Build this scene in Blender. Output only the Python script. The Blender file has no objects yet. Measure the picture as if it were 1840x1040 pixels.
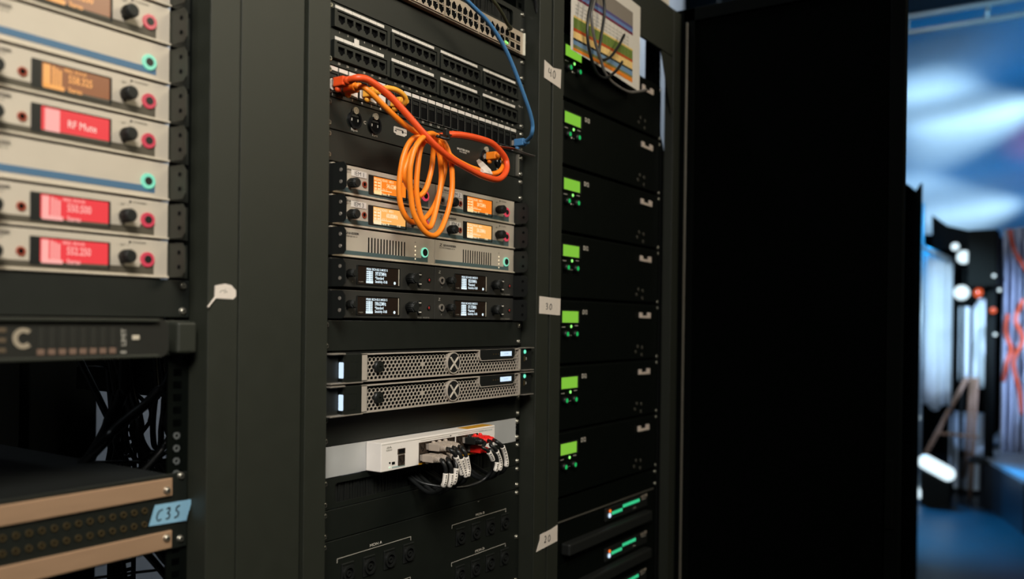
import bpy, bmesh, math, random
from mathutils import Vector, Matrix

random.seed(7)
SC = bpy.context.scene
COL = SC.collection
PI = math.pi
U = 0.04445          # one rack unit
Z0 = 1.39            # height of the rack line the units are counted from


# ------------------------------------------------------------------ camera, world, light, exposure
def lin(c):
    c /= 255.0
    return c / 12.92 if c <= 0.04045 else ((c + 0.055) / 1.055) ** 2.4


def rgb(r, g, b):
    return (lin(r), lin(g), lin(b), 1.0)


cam = bpy.data.cameras.new('camera')
camo = bpy.data.objects.new('camera', cam)
COL.objects.link(camo)
FW = Vector((0.83091491, 0.55637816, -0.00487411))
RT = Vector((0.55639286, -0.83083031, 0.01216463))
UP = Vector((-0.00271858, 0.01281969, 0.99991413))
m = Matrix((RT, UP, -FW)).transposed().to_4x4()
m.translation = Vector((-0.8606, -0.8837, Z0))
camo.matrix_world = m
cam.sensor_width = 36.0
cam.lens = 1550.86 / 1840 * 36.0
cam.shift_y = (585.95 - 520) / 1840
cam.clip_start = 0.02
cam.dof.use_dof = True
cam.dof.focus_distance = 1.36
cam.dof.aperture_fstop = 2.5
SC.camera = camo

world = bpy.data.worlds.new('world')
SC.world = world
world.use_nodes = True
world.node_tree.nodes['Background'].inputs[0].default_value = (0.60, 0.78, 0.66, 1)
world.node_tree.nodes['Background'].inputs[1].default_value = 0.012

SC.view_settings.view_transform = 'Standard'
SC.view_settings.look = 'None'
SC.view_settings.gamma = 1.0
SC.view_settings.exposure = 0.0
SC.view_settings.use_curve_mapping = False
SC.cycles.use_denoising = True
SC.cycles.sample_clamp_indirect = 4.0


def look_at(o, target):
    d = Vector(target) - o.location
    o.rotation_euler = d.to_track_quat('-Z', 'Y').to_euler()


def area(name, loc, target, sx, sy, power, color, spread=180):
    l = bpy.data.lights.new(name, 'AREA')
    l.shape = 'RECTANGLE'
    l.size, l.size_y, l.energy, l.color = sx, sy, power, color
    l.spread = math.radians(spread)
    o = bpy.data.objects.new(name, l)
    COL.objects.link(o)
    o.location = loc
    look_at(o, target)
    return o


def spot(name, loc, target, power, color, angle, blend=1.0, r=0.05):
    l = bpy.data.lights.new(name, 'SPOT')
    l.energy, l.color, l.spot_size, l.spot_blend, l.shadow_soft_size = power, color, math.radians(angle), blend, r
    o = bpy.data.objects.new(name, l)
    COL.objects.link(o)
    o.location = loc
    look_at(o, target)
    return o


# the rack room's ceiling lamp, the dim lamp behind the racks, the stage's washes and its added fill spots
area('room_ceiling_lamp', (-1.55, -1.55, 2.95), (-0.45, 0.0, 1.70), 0.9, 0.9, 17.5, (1.0, 0.96, 0.89), 75)
area('room_ceiling_lamp', (1.15, -2.25, 2.95), (0.0, 0.0, 1.85), 1.2, 0.9, 15, (1.0, 0.90, 0.66), 140)
area('rear_room_lamp', (2.5, 1.0, 4.3), (2.5, 1.75, 1.6), 4.8, 0.3, 135, (0.84, 0.94, 1.0))
spot('stage_wash_upper', (8.0, -2.0, Z0 + 2.2), (10.0, 0.25, Z0 + 2.42), 1000, (0.58, 0.85, 0.98), 22)
spot('stage_wash_lower', (8.0, -2.0, Z0 + 1.25), (10.0, 0.30, Z0 + 1.36), 800, (0.58, 0.85, 0.98), 17)
spot('stage_blue_fill', (6.0, -3.2, Z0 + 2.2), (9.5, 0.1, Z0 + 1.8), 640, (0.0, 0.34, 1.0), 60)
spot('added_front_fill', (4.4, 0.35, Z0 + 1.15), (7.1, -0.06, Z0 + 0.02), 520, (0.50, 0.78, 1.0), 25)  # unseen spot added to brighten the white curtains
spot('added_truss_fill', (5.0, -1.6, Z0 + 1.3), (6.5, -0.1, Z0 + 2.38), 190, (0.35, 0.72, 1.0), 22)  # unseen spot added to lift the truss tubes
spot('stage_red_lamp', (8.4, -1.5, Z0 + 1.3), (10.0, -0.52, Z0 + 2.0), 50, (1.0, 0.10, 0.10), 18)
spot('stage_floor_wash', (7.4, 0.9, Z0 + 2.2), (5.9, 0.05, 0.0), 2800, (0.0, 0.40, 1.0), 32)
spot('added_side_fill', (5.5, -2.6, Z0 + 1.4), (7.2, -0.45, Z0 - 0.1), 900, (0.46, 0.66, 1.0), 28)  # unseen spot added to brighten the plastic sheet and deck


# ------------------------------------------------------------------ materials
MATS = {}


def mat(name, col, rough=0.5, metal=0.0, spec=0.5, noise=0.0, scale=60.0, bump=0.0, coat=0.0, stretch=None, sss=0.0):
    if name in MATS:
        return MATS[name]
    k = bpy.data.materials.new(name)
    k.use_nodes = True
    nt = k.node_tree
    b = nt.nodes['Principled BSDF']
    b.inputs['Base Color'].default_value = col
    b.inputs['Roughness'].default_value = rough
    b.inputs['Metallic'].default_value = metal
    b.inputs['Specular IOR Level'].default_value = spec
    b.inputs['Coat Weight'].default_value = coat
    if noise or bump:
        tc = nt.nodes.new('ShaderNodeTexCoord')
        src = tc.outputs['Object']
        if stretch:
            mp = nt.nodes.new('ShaderNodeMapping')
            mp.inputs['Scale'].default_value = stretch
            nt.links.new(src, mp.inputs[0])
            src = mp.outputs[0]
        n = nt.nodes.new('ShaderNodeTexNoise')
        n.inputs['Scale'].default_value = scale
        n.inputs['Detail'].default_value = 4
        nt.links.new(src, n.inputs['Vector'])
        if noise:
            r = nt.nodes.new('ShaderNodeMapRange')
            r.inputs[3].default_value = 1 - noise
            r.inputs[4].default_value = 1 + noise
            nt.links.new(n.outputs[0], r.inputs[0])
            mx = nt.nodes.new('ShaderNodeVectorMath')
            mx.operation = 'SCALE'
            mx.inputs[0].default_value = col[:3]
            nt.links.new(r.outputs[0], mx.inputs['Scale'])
            nt.links.new(mx.outputs[0], b.inputs['Base Color'])
            r2 = nt.nodes.new('ShaderNodeMapRange')
            r2.inputs[3].default_value = max(0.02, rough - noise * 0.3)
            r2.inputs[4].default_value = min(1, rough + noise * 0.3)
            nt.links.new(n.outputs[0], r2.inputs[0])
            nt.links.new(r2.outputs[0], b.inputs['Roughness'])
        if bump:
            bp = nt.nodes.new('ShaderNodeBump')
            bp.inputs['Strength'].default_value = bump
            bp.inputs['Distance'].default_value = 0.001
            nt.links.new(n.outputs[0], bp.inputs['Height'])
            nt.links.new(bp.outputs[0], b.inputs['Normal'])
    MATS[name] = k
    return k


def glow(name, col, strength=1.0):
    if name in MATS:
        return MATS[name]
    k = bpy.data.materials.new(name)
    k.use_nodes = True
    b = k.node_tree.nodes['Principled BSDF']
    b.inputs['Base Color'].default_value = (0.01, 0.01, 0.01, 1)
    b.inputs['Roughness'].default_value = 0.25
    b.inputs['Emission Color'].default_value = col
    b.inputs['Emission Strength'].default_value = strength
    MATS[name] = k
    return k


PAINT = mat('black_rack_paint', (0.0155, 0.0176, 0.0115, 1), 0.53, 0, 0.58, 0.10, 40, 0.12)
PANEL = mat('black_panel_paint', (0.0046, 0.0064, 0.0042, 1), 0.49, 0, 0.55, 0.10, 50, 0.10)
DARKP = mat('dark_amplifier_paint', (0.0018, 0.0028, 0.0020, 1), 0.45, 0, 0.16, 0.10, 50, 0.05)
BLACK = mat('black_plastic', (0.010, 0.011, 0.010, 1), 0.42, 0, 0.4)
MATTE = mat('matte_black', (0.006, 0.007, 0.006, 1), 0.8, 0, 0.2)
HOLE = mat('dark_cavity', (0.003, 0.003, 0.003, 1), 0.9, 0, 0.1)
RUBBER = mat('black_cable_jacket', (0.010, 0.011, 0.011, 1), 0.38, 0, 0.5)
KNOB = mat('black_knob_rubber', (0.008, 0.009, 0.008, 1), 0.5, 0, 0.4, 0.2, 300, 0.2)
CHAMP = mat('champagne_metal', rgb(188, 177, 160), 0.46, 0.08, 0.35, 0.06, 30, 0.03)
CHAMP2 = mat('champagne_edge', rgb(202, 190, 170), 0.42, 0.1, 0.5, 0.05, 30)
TEAL = mat('teal_stripe', rgb(78, 96, 96), 0.45, 0, 0.4)
BLUEST = mat('blue_stripe', rgb(70, 104, 132), 0.45, 0, 0.4)
BROWNST = mat('dark_grey_stripe', rgb(78, 72, 60), 0.5, 0, 0.4)
STEEL = mat('galvanised_steel', rgb(190, 190, 188), 0.42, 0.25, 0.5, 0.10, 25, 0.05)
SILVER = mat('brushed_silver', rgb(190, 180, 168), 0.30, 0.7, 0.5, 0.08, 30)
GRILLE = mat('warm_grey_grille', rgb(194, 183, 170), 0.42, 0.25, 0.5, 0.06, 60)
SCREW = mat('screw_metal', rgb(200, 195, 180), 0.28, 0.9, 0.5)
WHITEP = mat('white_label_paper', rgb(222, 214, 204), 0.7, 0, 0.3, 0.04, 200)
INK = mat('white_ink', rgb(215, 208, 196), 0.6, 0, 0.3)
DIMINK = mat('grey_ink', rgb(150, 146, 136), 0.6, 0, 0.3)
BINK = mat('black_ink', (0.012, 0.012, 0.014, 1), 0.7, 0, 0.2)
ROUTER = mat('cream_white_enamel', rgb(238, 230, 222), 0.45, 0, 0.5, 0.03, 60)
YELLOWP = mat('yellow_print', rgb(196, 142, 34), 0.6, 0, 0.3)
SWITCHM = mat('bronze_silver_metal', rgb(184, 168, 148), 0.42, 0.12, 0.5, 0.08, 40)
BRONZE = mat('bronze_strip_metal', rgb(176, 142, 112), 0.42, 0.35, 0.5, 0.10, 18, 0.03, stretch=(1, 6, 6))
BRASS = mat('brass_contact', rgb(96, 82, 54), 0.4, 0.6, 0.5)
ORANGE = mat('orange_cable_jacket', rgb(255, 138, 30), 0.42, 0, 0.5, 0.05, 60)
REDOR = mat('red_orange_cable_jacket', rgb(240, 84, 34), 0.42, 0, 0.5, 0.05, 60)
YELLOWC = mat('yellow_cable_jacket', rgb(240, 168, 52), 0.42, 0, 0.5, 0.05, 60)
BLUEC = mat('blue_cable_jacket', rgb(74, 128, 178), 0.42, 0, 0.5, 0.05, 60)
OLIVEC = mat('dark_olive_cable_jacket', rgb(60, 60, 42), 0.45, 0, 0.4)
GREYC = mat('warm_grey_plug_boot', rgb(172, 158, 144), 0.5, 0, 0.4, 0.04, 90)
REDC = mat('bright_red_plug_boot', rgb(232, 34, 28), 0.42, 0, 0.5)
COPPER = mat('bare_copper', rgb(224, 180, 150), 0.3, 0.8, 0.5)
TAPEM = mat('white_masking_tape', rgb(214, 202, 190), 0.75, 0, 0.25, 0.05, 120, 0.1)
BLUETAPE = mat('pale_blue_tape', rgb(128, 172, 196), 0.7, 0, 0.25, 0.05, 120)
GLASS = mat('smoked_screen_glass', (0.020, 0.013, 0.009, 1), 0.18, 0, 0.6)
WALLM = mat('grey_wall_paint', rgb(160, 164, 172), 0.8, 0, 0.3, 0.05, 8, 0.1)
CEILM = mat('dark_ceiling_paint', rgb(40, 44, 46), 0.85, 0, 0.2, 0.1, 6)
FLOORM = mat('dark_vinyl_floor', rgb(14, 22, 30), 0.42, 0, 0.3, 0.18, 5, 0.05)
CLOTH = mat('white_stage_cloth', rgb(214, 220, 226), 0.9, 0, 0.2, 0.05, 12, 0.2)
PLASTIC = mat('pale_plastic_sheet', rgb(190, 194, 214), 0.35, 0, 0.5, 0.25, 9, 0.4)
DRAPE = mat('black_drape_cloth', (0.0010, 0.0014, 0.0012, 1), 0.95, 0, 0.02, 0.2, 40, 0.3)
DOORM = mat('door_black', (0.0012, 0.0018, 0.0014, 1), 0.7, 0, 0.05)
TRUSSM = mat('aluminium_tube', rgb(180, 190, 196), 0.4, 0.5, 0.5)
WOODM = mat('pale_wood', rgb(150, 118, 100), 0.6, 0, 0.3, 0.15, 12)

G_ORANGE = glow('orange_backlight', rgb(255, 134, 34), 1.0)
G_ORANGE_HI = glow('pale_orange_pixels', rgb(255, 222, 160), 1.0)
G_AMBER = glow('amber_backlight', rgb(255, 182, 98), 1.0)
G_AMBER_HI = glow('pale_amber_pixels', rgb(255, 232, 190), 1.0)
G_BROWN = glow('dim_amber_backlight', rgb(150, 92, 56), 1.0)
G_BRPIX = glow('orange_pixels', rgb(255, 176, 96), 1.0)
G_RED = glow('red_backlight', rgb(240, 62, 68), 1.0)
G_RED_HI = glow('pink_pixels', rgb(255, 176, 168), 1.0)
G_WHITE = glow('cold_white_pixels', rgb(222, 240, 250), 1.1)
G_LED = glow('cold_white_led', rgb(205, 228, 250), 1.15)
G_MINT = glow('mint_ring_light', rgb(134, 226, 190), 1.0)
G_PINK = glow('pink_ring_light', rgb(214, 66, 84), 0.9)
G_GREEN = glow('green_display_light', rgb(124, 188, 56), 1.0)
G_GLED = glow('green_led', rgb(24, 170, 84), 1.0)
G_GLED_HI = glow('bright_green_led', rgb(150, 255, 120), 1.3)
G_TEAL = glow('teal_meter_led', rgb(60, 220, 150), 1.0)
G_AMLED = glow('amber_led', rgb(240, 110, 30), 1.2)
G_WARM = glow('warm_white_led', rgb(255, 232, 190), 1.2)
G_RLED = glow('red_led', rgb(170, 40, 34), 0.8)
G_STAGE = glow('stage_lamp_and_glint_white', rgb(215, 238, 248), 1.5)
G_STAGE_O = glow('stage_lamp_orange', rgb(232, 92, 34), 1.0)


# ------------------------------------------------------------------ mesh building
TEXT_CACHE = {}


def text_mesh(s, bold):
    key = (s, bold)
    if key not in TEXT_CACHE:
        c = bpy.data.curves.new('lettering', 'FONT')
        c.body = s
        c.size = 1.0
        c.resolution_u = 3
        c.offset = 0.02 if bold else 0.0
        o = bpy.data.objects.new('lettering', c)
        me = o.to_mesh()
        vs = [v.co.copy() for v in me.vertices]
        fs = [tuple(p.vertices) for p in me.polygons]
        o.to_mesh_clear()
        bpy.data.objects.remove(o)
        bpy.data.curves.remove(c)
        TEXT_CACHE[key] = (vs, fs)
    return TEXT_CACHE[key]


def spline(pts, n=6):
    """Catmull-Rom through pts"""
    P = [Vector(p) for p in pts]
    if len(P) < 3:
        return P
    out = []
    for i in range(len(P) - 1):
        p0 = P[i - 1] if i else P[0] * 2 - P[1]
        p1, p2 = P[i], P[i + 1]
        p3 = P[i + 2] if i + 2 < len(P) else P[-1] * 2 - P[-2]
        for k in range(n):
            t = k / n
            out.append(0.5 * ((2 * p1) + (p2 - p0) * t + (2 * p0 - 5 * p1 + 4 * p2 - p3) * t * t + (3 * p1 - p0 - 3 * p2 + p3) * t ** 3))
    out.append(P[-1])
    return out


class MB:
    def __init__(self):
        self.bm = bmesh.new()
        self.mats = []
        self.smooth = False

    def mi(self, m):
        if m not in self.mats:
            self.mats.append(m)
        return self.mats.index(m)

    def face(self, vs, i):
        try:
            f = self.bm.faces.new(vs)
            f.material_index = i
            return f
        except ValueError:
            return None

    def box(self, x0, x1, y0, y1, z0, z1, m, bev=0.0):
        i = self.mi(m)
        v = [self.bm.verts.new((x, y, z)) for z in (z0, z1) for y in (y0, y1) for x in (x0, x1)]
        fs = [self.face([v[a] for a in q], i) for q in ((0, 2, 3, 1), (4, 5, 7, 6), (0, 1, 5, 4), (2, 6, 7, 3), (0, 4, 6, 2), (1, 3, 7, 5))]
        if bev:
            es = {e for f in fs for e in f.edges}
            r = bmesh.ops.bevel(self.bm, geom=list(es), offset=bev, segments=2, affect='EDGES', profile=0.5)
            for f in r['faces']:
                f.material_index = i
        return self

    def prism(self, pts, y0, y1, m, m_front=None):
        """outline in x,z extruded along y"""
        i = self.mi(m)
        k = i if m_front is None else self.mi(m_front)
        a = [self.bm.verts.new((p[0], y0, p[1])) for p in pts]
        b = [self.bm.verts.new((p[0], y1, p[1])) for p in pts]
        self.face(a, k)
        self.face(b[::-1], i)
        n = len(pts)
        for j in range(n):
            self.face([a[j], b[j], b[(j + 1) % n], a[(j + 1) % n]], i)
        return self

    def prism_yz(self, pts, x0, x1, m):
        i = self.mi(m)
        a = [self.bm.verts.new((x0, p[0], p[1])) for p in pts]
        b = [self.bm.verts.new((x1, p[0], p[1])) for p in pts]
        self.face(a, i)
        self.face(b[::-1], i)
        n = len(pts)
        for j in range(n):
            self.face([a[j], b[j], b[(j + 1) % n], a[(j + 1) % n]], i)
        return self

    def prism_xy(self, pts, z0, z1, m):
        i = self.mi(m)
        a = [self.bm.verts.new((p[0], p[1], z0)) for p in pts]
        b = [self.bm.verts.new((p[0], p[1], z1)) for p in pts]
        self.face(a, i)
        self.face(b[::-1], i)
        n = len(pts)
        for j in range(n):
            self.face([a[j], b[j], b[(j + 1) % n], a[(j + 1) % n]], i)
        return self

    def cyl(self, p0, p1, r0, m, r1=None, seg=20, cap=True):
        i = self.mi(m)
        r1 = r0 if r1 is None else r1
        p0, p1 = Vector(p0), Vector(p1)
        d = (p1 - p0).normalized()
        a = d.orthogonal().normalized()
        b = d.cross(a)
        A, B = [], []
        for k in range(seg):
            t = 2 * PI * k / seg
            o = a * math.cos(t) + b * math.sin(t)
            A.append(self.bm.verts.new(p0 + o * r0))
            B.append(self.bm.verts.new(p1 + o * r1))
        for k in range(seg):
            f = self.face([A[k], A[(k + 1) % seg], B[(k + 1) % seg], B[k]], i)
            if f:
                f.smooth = True
        if cap:
            self.face(A[::-1], i)
            self.face(B, i)
        return self

    def ball(self, c, r, m, sx=1, sy=1, sz=1, seg=14):
        i = self.mi(m)
        mtx = Matrix.Translation(c) @ Matrix.Diagonal((sx, sy, sz, 1))
        res = bmesh.ops.create_uvsphere(self.bm, u_segments=seg, v_segments=seg // 2 + 2, radius=r, matrix=mtx)
        for v in res['verts']:
            for f in v.link_faces:
                f.material_index = i
                f.smooth = True
        return self

    def tube(self, pts, r, m, seg=10, n=6, smooth=True, cap=True):
        i = self.mi(m)
        P = spline(pts, n) if smooth else [Vector(p) for p in pts]
        rings = []
        prev = None
        for k, p in enumerate(P):
            d = (P[min(k + 1, len(P) - 1)] - P[max(k - 1, 0)])
            if d.length < 1e-9:
                d = Vector((1, 0, 0))
            d.normalize()
            a = d.orthogonal() if prev is None else prev - d * prev.dot(d)
            a.normalize()
            prev = a
            b = d.cross(a)
            rr = r[0] + (r[1] - r[0]) * k / (len(P) - 1) if isinstance(r, tuple) else r
            rings.append([self.bm.verts.new(p + (a * math.cos(2 * PI * j / seg) + b * math.sin(2 * PI * j / seg)) * rr) for j in range(seg)])
        for A, B in zip(rings, rings[1:]):
            for j in range(seg):
                f = self.face([A[j], A[(j + 1) % seg], B[(j + 1) % seg], B[j]], i)
                if f:
                    f.smooth = True
        if cap:
            self.face(rings[0][::-1], i)
            self.face(rings[-1], i)
        return self

    def ring(self, c, r, R, y0, y1, m, seg=24):
        """flat annulus facing -y, from y0 (front) to y1"""
        i = self.mi(m)
        L = []
        for rad, y in ((r, y1), (r, y0), (R, y0), (R, y1)):
            L.append([self.bm.verts.new((c[0] + rad * math.cos(2 * PI * k / seg), y, c[1] + rad * math.sin(2 * PI * k / seg))) for k in range(seg)])
        for A, B in zip(L, L[1:]):
            for k in range(seg):
                self.face([A[k], A[(k + 1) % seg], B[(k + 1) % seg], B[k]], i)
        return self

    def holed(self, outer, holes, y0, y1, m, m_in=None, depth=None, back=True):
        """plate with cut-outs: outline and holes in x,z; front at y0; side walls to y1; holes lined to depth and floored"""
        i = self.mi(m)
        h = self.mi(m_in if m_in else m)
        es = []
        loops = []
        for L in [outer] + holes:
            vs = [self.bm.verts.new((p[0], y0, p[1])) for p in L]
            loops.append(vs)
            for a, b in zip(vs, vs[1:] + vs[:1]):
                es.append(self.bm.edges.new((a, b)))
        r = bmesh.ops.triangle_fill(self.bm, use_beauty=True, edges=es, normal=(0, -1, 0))
        for f in r['geom']:
            if isinstance(f, bmesh.types.BMFace):
                f.material_index = i
        depth = y1 if depth is None else depth
        for n, vs in enumerate(loops):
            yy = y1 if n == 0 else depth
            k = i if n == 0 else h
            w = [self.bm.verts.new((v.co.x, yy, v.co.z)) for v in vs]
            c = len(vs)
            for j in range(c):
                self.face([vs[j], w[j], w[(j + 1) % c], vs[(j + 1) % c]], k)
            if (n and back):
                self.face(w, h)
            if n == 0 and back:
                self.face(w[::-1], i)
        return self

    def text(self, s, x, z, y, size, m, align='c', sx=1.0, bold=False, rot=0.0, slant=0.0):
        i = self.mi(m)
        vs, fs = text_mesh(s, bold)
        if not vs:
            return self
        x0 = min(v.x for v in vs)
        x1 = max(v.x for v in vs)
        z0 = min(v.y for v in vs)
        z1 = max(v.y for v in vs)
        ox = {'c': (x0 + x1) / 2, 'l': x0, 'r': x1}[align]
        oz = (z0 + z1) / 2
        c, s_ = math.cos(rot), math.sin(rot)
        nv = []
        for v in vs:
            px = (v.x - ox) * size * sx + slant * (v.y - oz) * size
            pz = (v.y - oz) * size
            nv.append(self.bm.verts.new((x + px * c - pz * s_, y, z + px * s_ + pz * c)))
        for f in fs:
            self.face([nv[a] for a in f], i)
        return self

    def build(self, name, parent=None, loc=None, recalc=True):
        me = bpy.data.meshes.new(name)
        if recalc:
            bmesh.ops.recalc_face_normals(self.bm, faces=self.bm.faces)
        self.bm.to_mesh(me)
        self.bm.free()
        for k in self.mats:
            me.materials.append(k)
        o = bpy.data.objects.new(name, me)
        COL.objects.link(o)
        if parent:
            o.parent = parent
        if loc is not None:
            o.location = loc
        return o


def tag(o, label=None, cat=None, group=None, kind=None):
    if label:
        o['label'] = label
    if cat:
        o['category'] = cat
    if group:
        o['group'] = group
    if kind:
        o['kind'] = kind
    return o


def thing(name, label, cat, loc, group=None, rz=0.0):
    o = bpy.data.objects.new(name, None)
    o.empty_display_size = 0.05
    COL.objects.link(o)
    o.location = loc
    o.rotation_euler = (0, 0, rz)
    return tag(o, label, cat, group)


def put(ob, name, parent, loc, label=None):
    """another object of the same mesh"""
    c = ob.copy()
    c.name = name
    COL.objects.link(c)
    c.parent = parent
    c.location = loc
    if label:
        c['label'] = label
    return c


def kids(o):
    return [c for c in bpy.data.objects if c.parent == o]


def copy_tree(o, parent=None):
    ch = kids(o)
    c = o.copy()
    COL.objects.link(c)
    if parent:
        c.parent = parent
    for k in ch:
        copy_tree(k, c)
    return c


def rz_(k, OX=0.0, y=0.0):
    return (OX, y, Z0 + k * U)


def rect(x0, x1, z0, z1):
    return [(x0, z0), (x1, z0), (x1, z1), (x0, z1)]


def rrect(x0, x1, z0, z1, r, n=4):
    P = []
    for cx, cz, a in ((x1 - r, z1 - r, 0), (x0 + r, z1 - r, 90), (x0 + r, z0 + r, 180), (x1 - r, z0 + r, 270)):
        for k in range(n + 1):
            t = math.radians(a + 90 * k / n)
            P.append((cx + r * math.cos(t), cz + r * math.sin(t)))
    return P


def disc(cx, cz, r, n=20):
    return [(cx + r * math.cos(2 * PI * k / n), cz + r * math.sin(2 * PI * k / n)) for k in range(n)]


X1, X2, X3 = -0.7168, 0.0, 0.6153    # left ends of the three racks' panels
TOPZ = Z0 + 0.768                     # top of the racks

# ------------------------------------------------------------------ the setting
MB().box(-4, 13, -4, 4, -0.05, 0, FLOORM).build('floor')['kind'] = 'structure'
MB().box(-4, 13, -4, 4, 4.9, 4.95, CEILM).build('ceiling')['kind'] = 'structure'
MB().box(-4, 5.4, 1.75, 1.82, 0, 4.9, WALLM).build('wall_back')['kind'] = 'structure'
MB().box(-4.06, -4, -4, 4, 0, 4.9, WALLM).build('wall_left')['kind'] = 'structure'
MB().box(-4, 13, -4.06, -4, 0, 4.9, CEILM).build('wall_front')['kind'] = 'structure'
MB().box(13, 13.06, -4, 4, 0, 4.9, CEILM).build('wall_right')['kind'] = 'structure'


# ------------------------------------------------------------------ racks
def rail_mesh(z0, z1, side):
    """an L-shaped mounting rail with square holes; flange facing -y, x from 0 to 0.026"""
    b = MB()
    b.box(0, 0.007, 0.0042, 0.0058, z0, z1, DARKP)
    b.box(0.018, 0.026, 0.0042, 0.0058, z0, z1, DARKP)
    n0 = math.ceil(z0 / (U / 3))
    n1 = math.floor(z1 / (U / 3))
    for k in range(n0, n1 + 1):
        zc = k * U / 3
        b.box(0.007, 0.018, 0.0042, 0.0058, zc - 0.0032, zc + 0.0032, DARKP)
    x = 0.026 if side > 0 else -0.0015
    b.box(x, x + 0.0015, 0.0042, 0.045, z0, z1, DARKP)
    return b


def rack(name, label, OX, returns, side_panel=None):
    r = thing(name, label, 'server rack', (OX, 0, 0))
    zt = TOPZ
    for x0, x1, inner in ((-0.072, -0.033, -0.033), (0.494, 0.536, 0.494)):
        b = MB()
        b.box(x0, x1, -0.0305, -0.028, 0.0, zt, PAINT, 0.0007)
        b.box(x0, x0 + 0.0022, -0.028, -0.008 if not returns else 0.02, 0.0, zt, PAINT)
        if returns:
            b.box(x1 - 0.0022, x1, -0.028, 0.02, 0.0, zt, PAINT)
        b.build('post', r)
    for x0 in (-0.072, 0.500):
        MB().box(x0, x0 + 0.036, 0.77, 0.80, 0, zt, MATTE).build('rear_post', r)
    MB().box(-0.072, 0.536, -0.03, 0.80, 0.0, 0.09, PAINT, 0.002).build('plinth', r)
    b = MB()
    b.box(-0.033, 0.494, -0.0295, -0.024, Z0 + 0.652, zt, PAINT, 0.001)
    b.box(-0.072, 0.536, -0.024, 0.80, zt - 0.004, zt, PAINT)
    b.build('top_frame', r)
    for s, x in ((-1, -0.0185), (1, 0.4665)):
        q = rail_mesh(0.1, zt - 0.03, s).build('front_rail', r, (x, 0, 0))
        put(q, 'rear_rail', r, (x, 0.46, 0))
    return r


rack('server_rack', 'black server rack with beige red-screen units, leftmost of the three racks', X1, True)
rack('server_rack', 'black server rack holding the patch panels and hanging orange cable, middle of three', X2, True)
R1 = [o for o in bpy.data.objects if o.name == 'server_rack'][0]
R3 = rack('server_rack', 'black server rack of dark amplifiers with green displays, rightmost of the three racks', X3, False)
nut = None
for n_ in list(range(-12, -3)) + list(range(-30, -18)):
    zc = Z0 + (n_ + 0.5) * U / 3
    zc = round((zc - 0.1) / (U / 3)) * (U / 3) + U / 6
    if nut is None:
        q = MB()
        q.ring((0, 0), 0.0022, 0.0042, -0.0006, 0.0012, mat('cage_nut_zinc', rgb(120, 124, 122), 0.35, 0.5), 12)
        nut = q.build('cage_nut', R1, (0.4785, 0.0040, zc))
    else:
        put(nut, 'cage_nut', R1, (0.4785, 0.0040, zc))
# the third rack's side sheet, cut back at the top, and its corner gusset
MB().prism_yz([(-0.027, 0.1), (0.79, 0.1), (0.79, Z0 + 0.765), (0.12, Z0 + 0.765), (0.12, Z0 + 0.50), (0.018, Z0 + 0.47), (-0.027, Z0 + 0.29)], 0.530, 0.532, MATTE).build('side_panel', R3)
MB().prism([(0.428, Z0 + 0.656), (0.428, Z0 + 0.648), (0.496, Z0 + 0.50), (0.496, Z0 + 0.656)], -0.0275, -0.0255, PAINT).build('corner_gusset', R3)
MB().box(-0.0185, 0.494, 0.30, 0.315, Z0 + 0.635, Z0 + 0.65, PAINT).build('cross_brace', R3)

fp = thing('filler_panel', 'plain black filler panel between the left and middle racks', 'panel', (-0.1275, 0, 0))
b = MB()
b.box(-0.0500, 0.0500, -0.0285, -0.0265, 0.0, TOPZ, PAINT, 0.0008)
b.box(-0.0500, -0.048, -0.0265, 0.0, 0.0, TOPZ, PAINT)
b.box(0.048, 0.0500, -0.0265, 0.0, 0.0, TOPZ, PAINT)
b.build('face', fp)

b = MB()
b.box(-0.74, 0.150, 0.83, 0.845, 0.0, TOPZ, MATTE)
tag(b.build('rear_cover'), 'matte black cover panel standing behind the left rack', 'panel')


# ------------------------------------------------------------------ small shared parts
def screw_mesh():
    b = MB()
    b.cyl((0, -0.0008, 0), (0, 0.004, 0), 0.0044, SCREW, seg=16)
    b.cyl((0, -0.0030, 0), (0, -0.0008, 0), 0.0026, SCREW, r1=0.0044, seg=16)
    b.box(-0.0022, 0.0022, -0.0032, -0.0028, -0.0004, 0.0004, HOLE)
    b.box(-0.0004, 0.0004, -0.0032, -0.0028, -0.0022, 0.0022, HOLE)
    return b


_screw = [None]


def screws(root, h, x=0.4815, n=2, left=True, y=0.0):
    zs = (0.18 * U, h * U - 0.16 * U) if n == 2 else (0.18 * U, h * U / 2, h * U - 0.16 * U)
    for z in zs:
        for xx in ((-0.0058, x) if left else (x,)):
            if _screw[0] is None:
                _screw[0] = screw_mesh().build('screw', root, (xx, y, z))
            else:
                put(_screw[0], 'screw', root, (xx, y, z))


def blank(k, OX, label, h=1, m=PANEL, name='blank_panel', left=-0.012, sc=True):
    t = thing(name, label, 'panel', rz_(k, OX), 'blank rack panels')
    b = MB()
    b.box(left, 0.4905, 0, 0.002, 0.0007, h * U - 0.0007, m, 0.0006)
    b.box(left + 0.02, 0.46, 0.002, 0.014, h * U - 0.0022, h * U - 0.0007, m)
    b.box(left + 0.02, 0.46, 0.0025, 0.014, -0.0016, 0.0022, MATTE)  # hidden lip added to stop light leaking through the seam
    b.build('face', t)
    if sc:
        screws(t, h)
    return t


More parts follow.
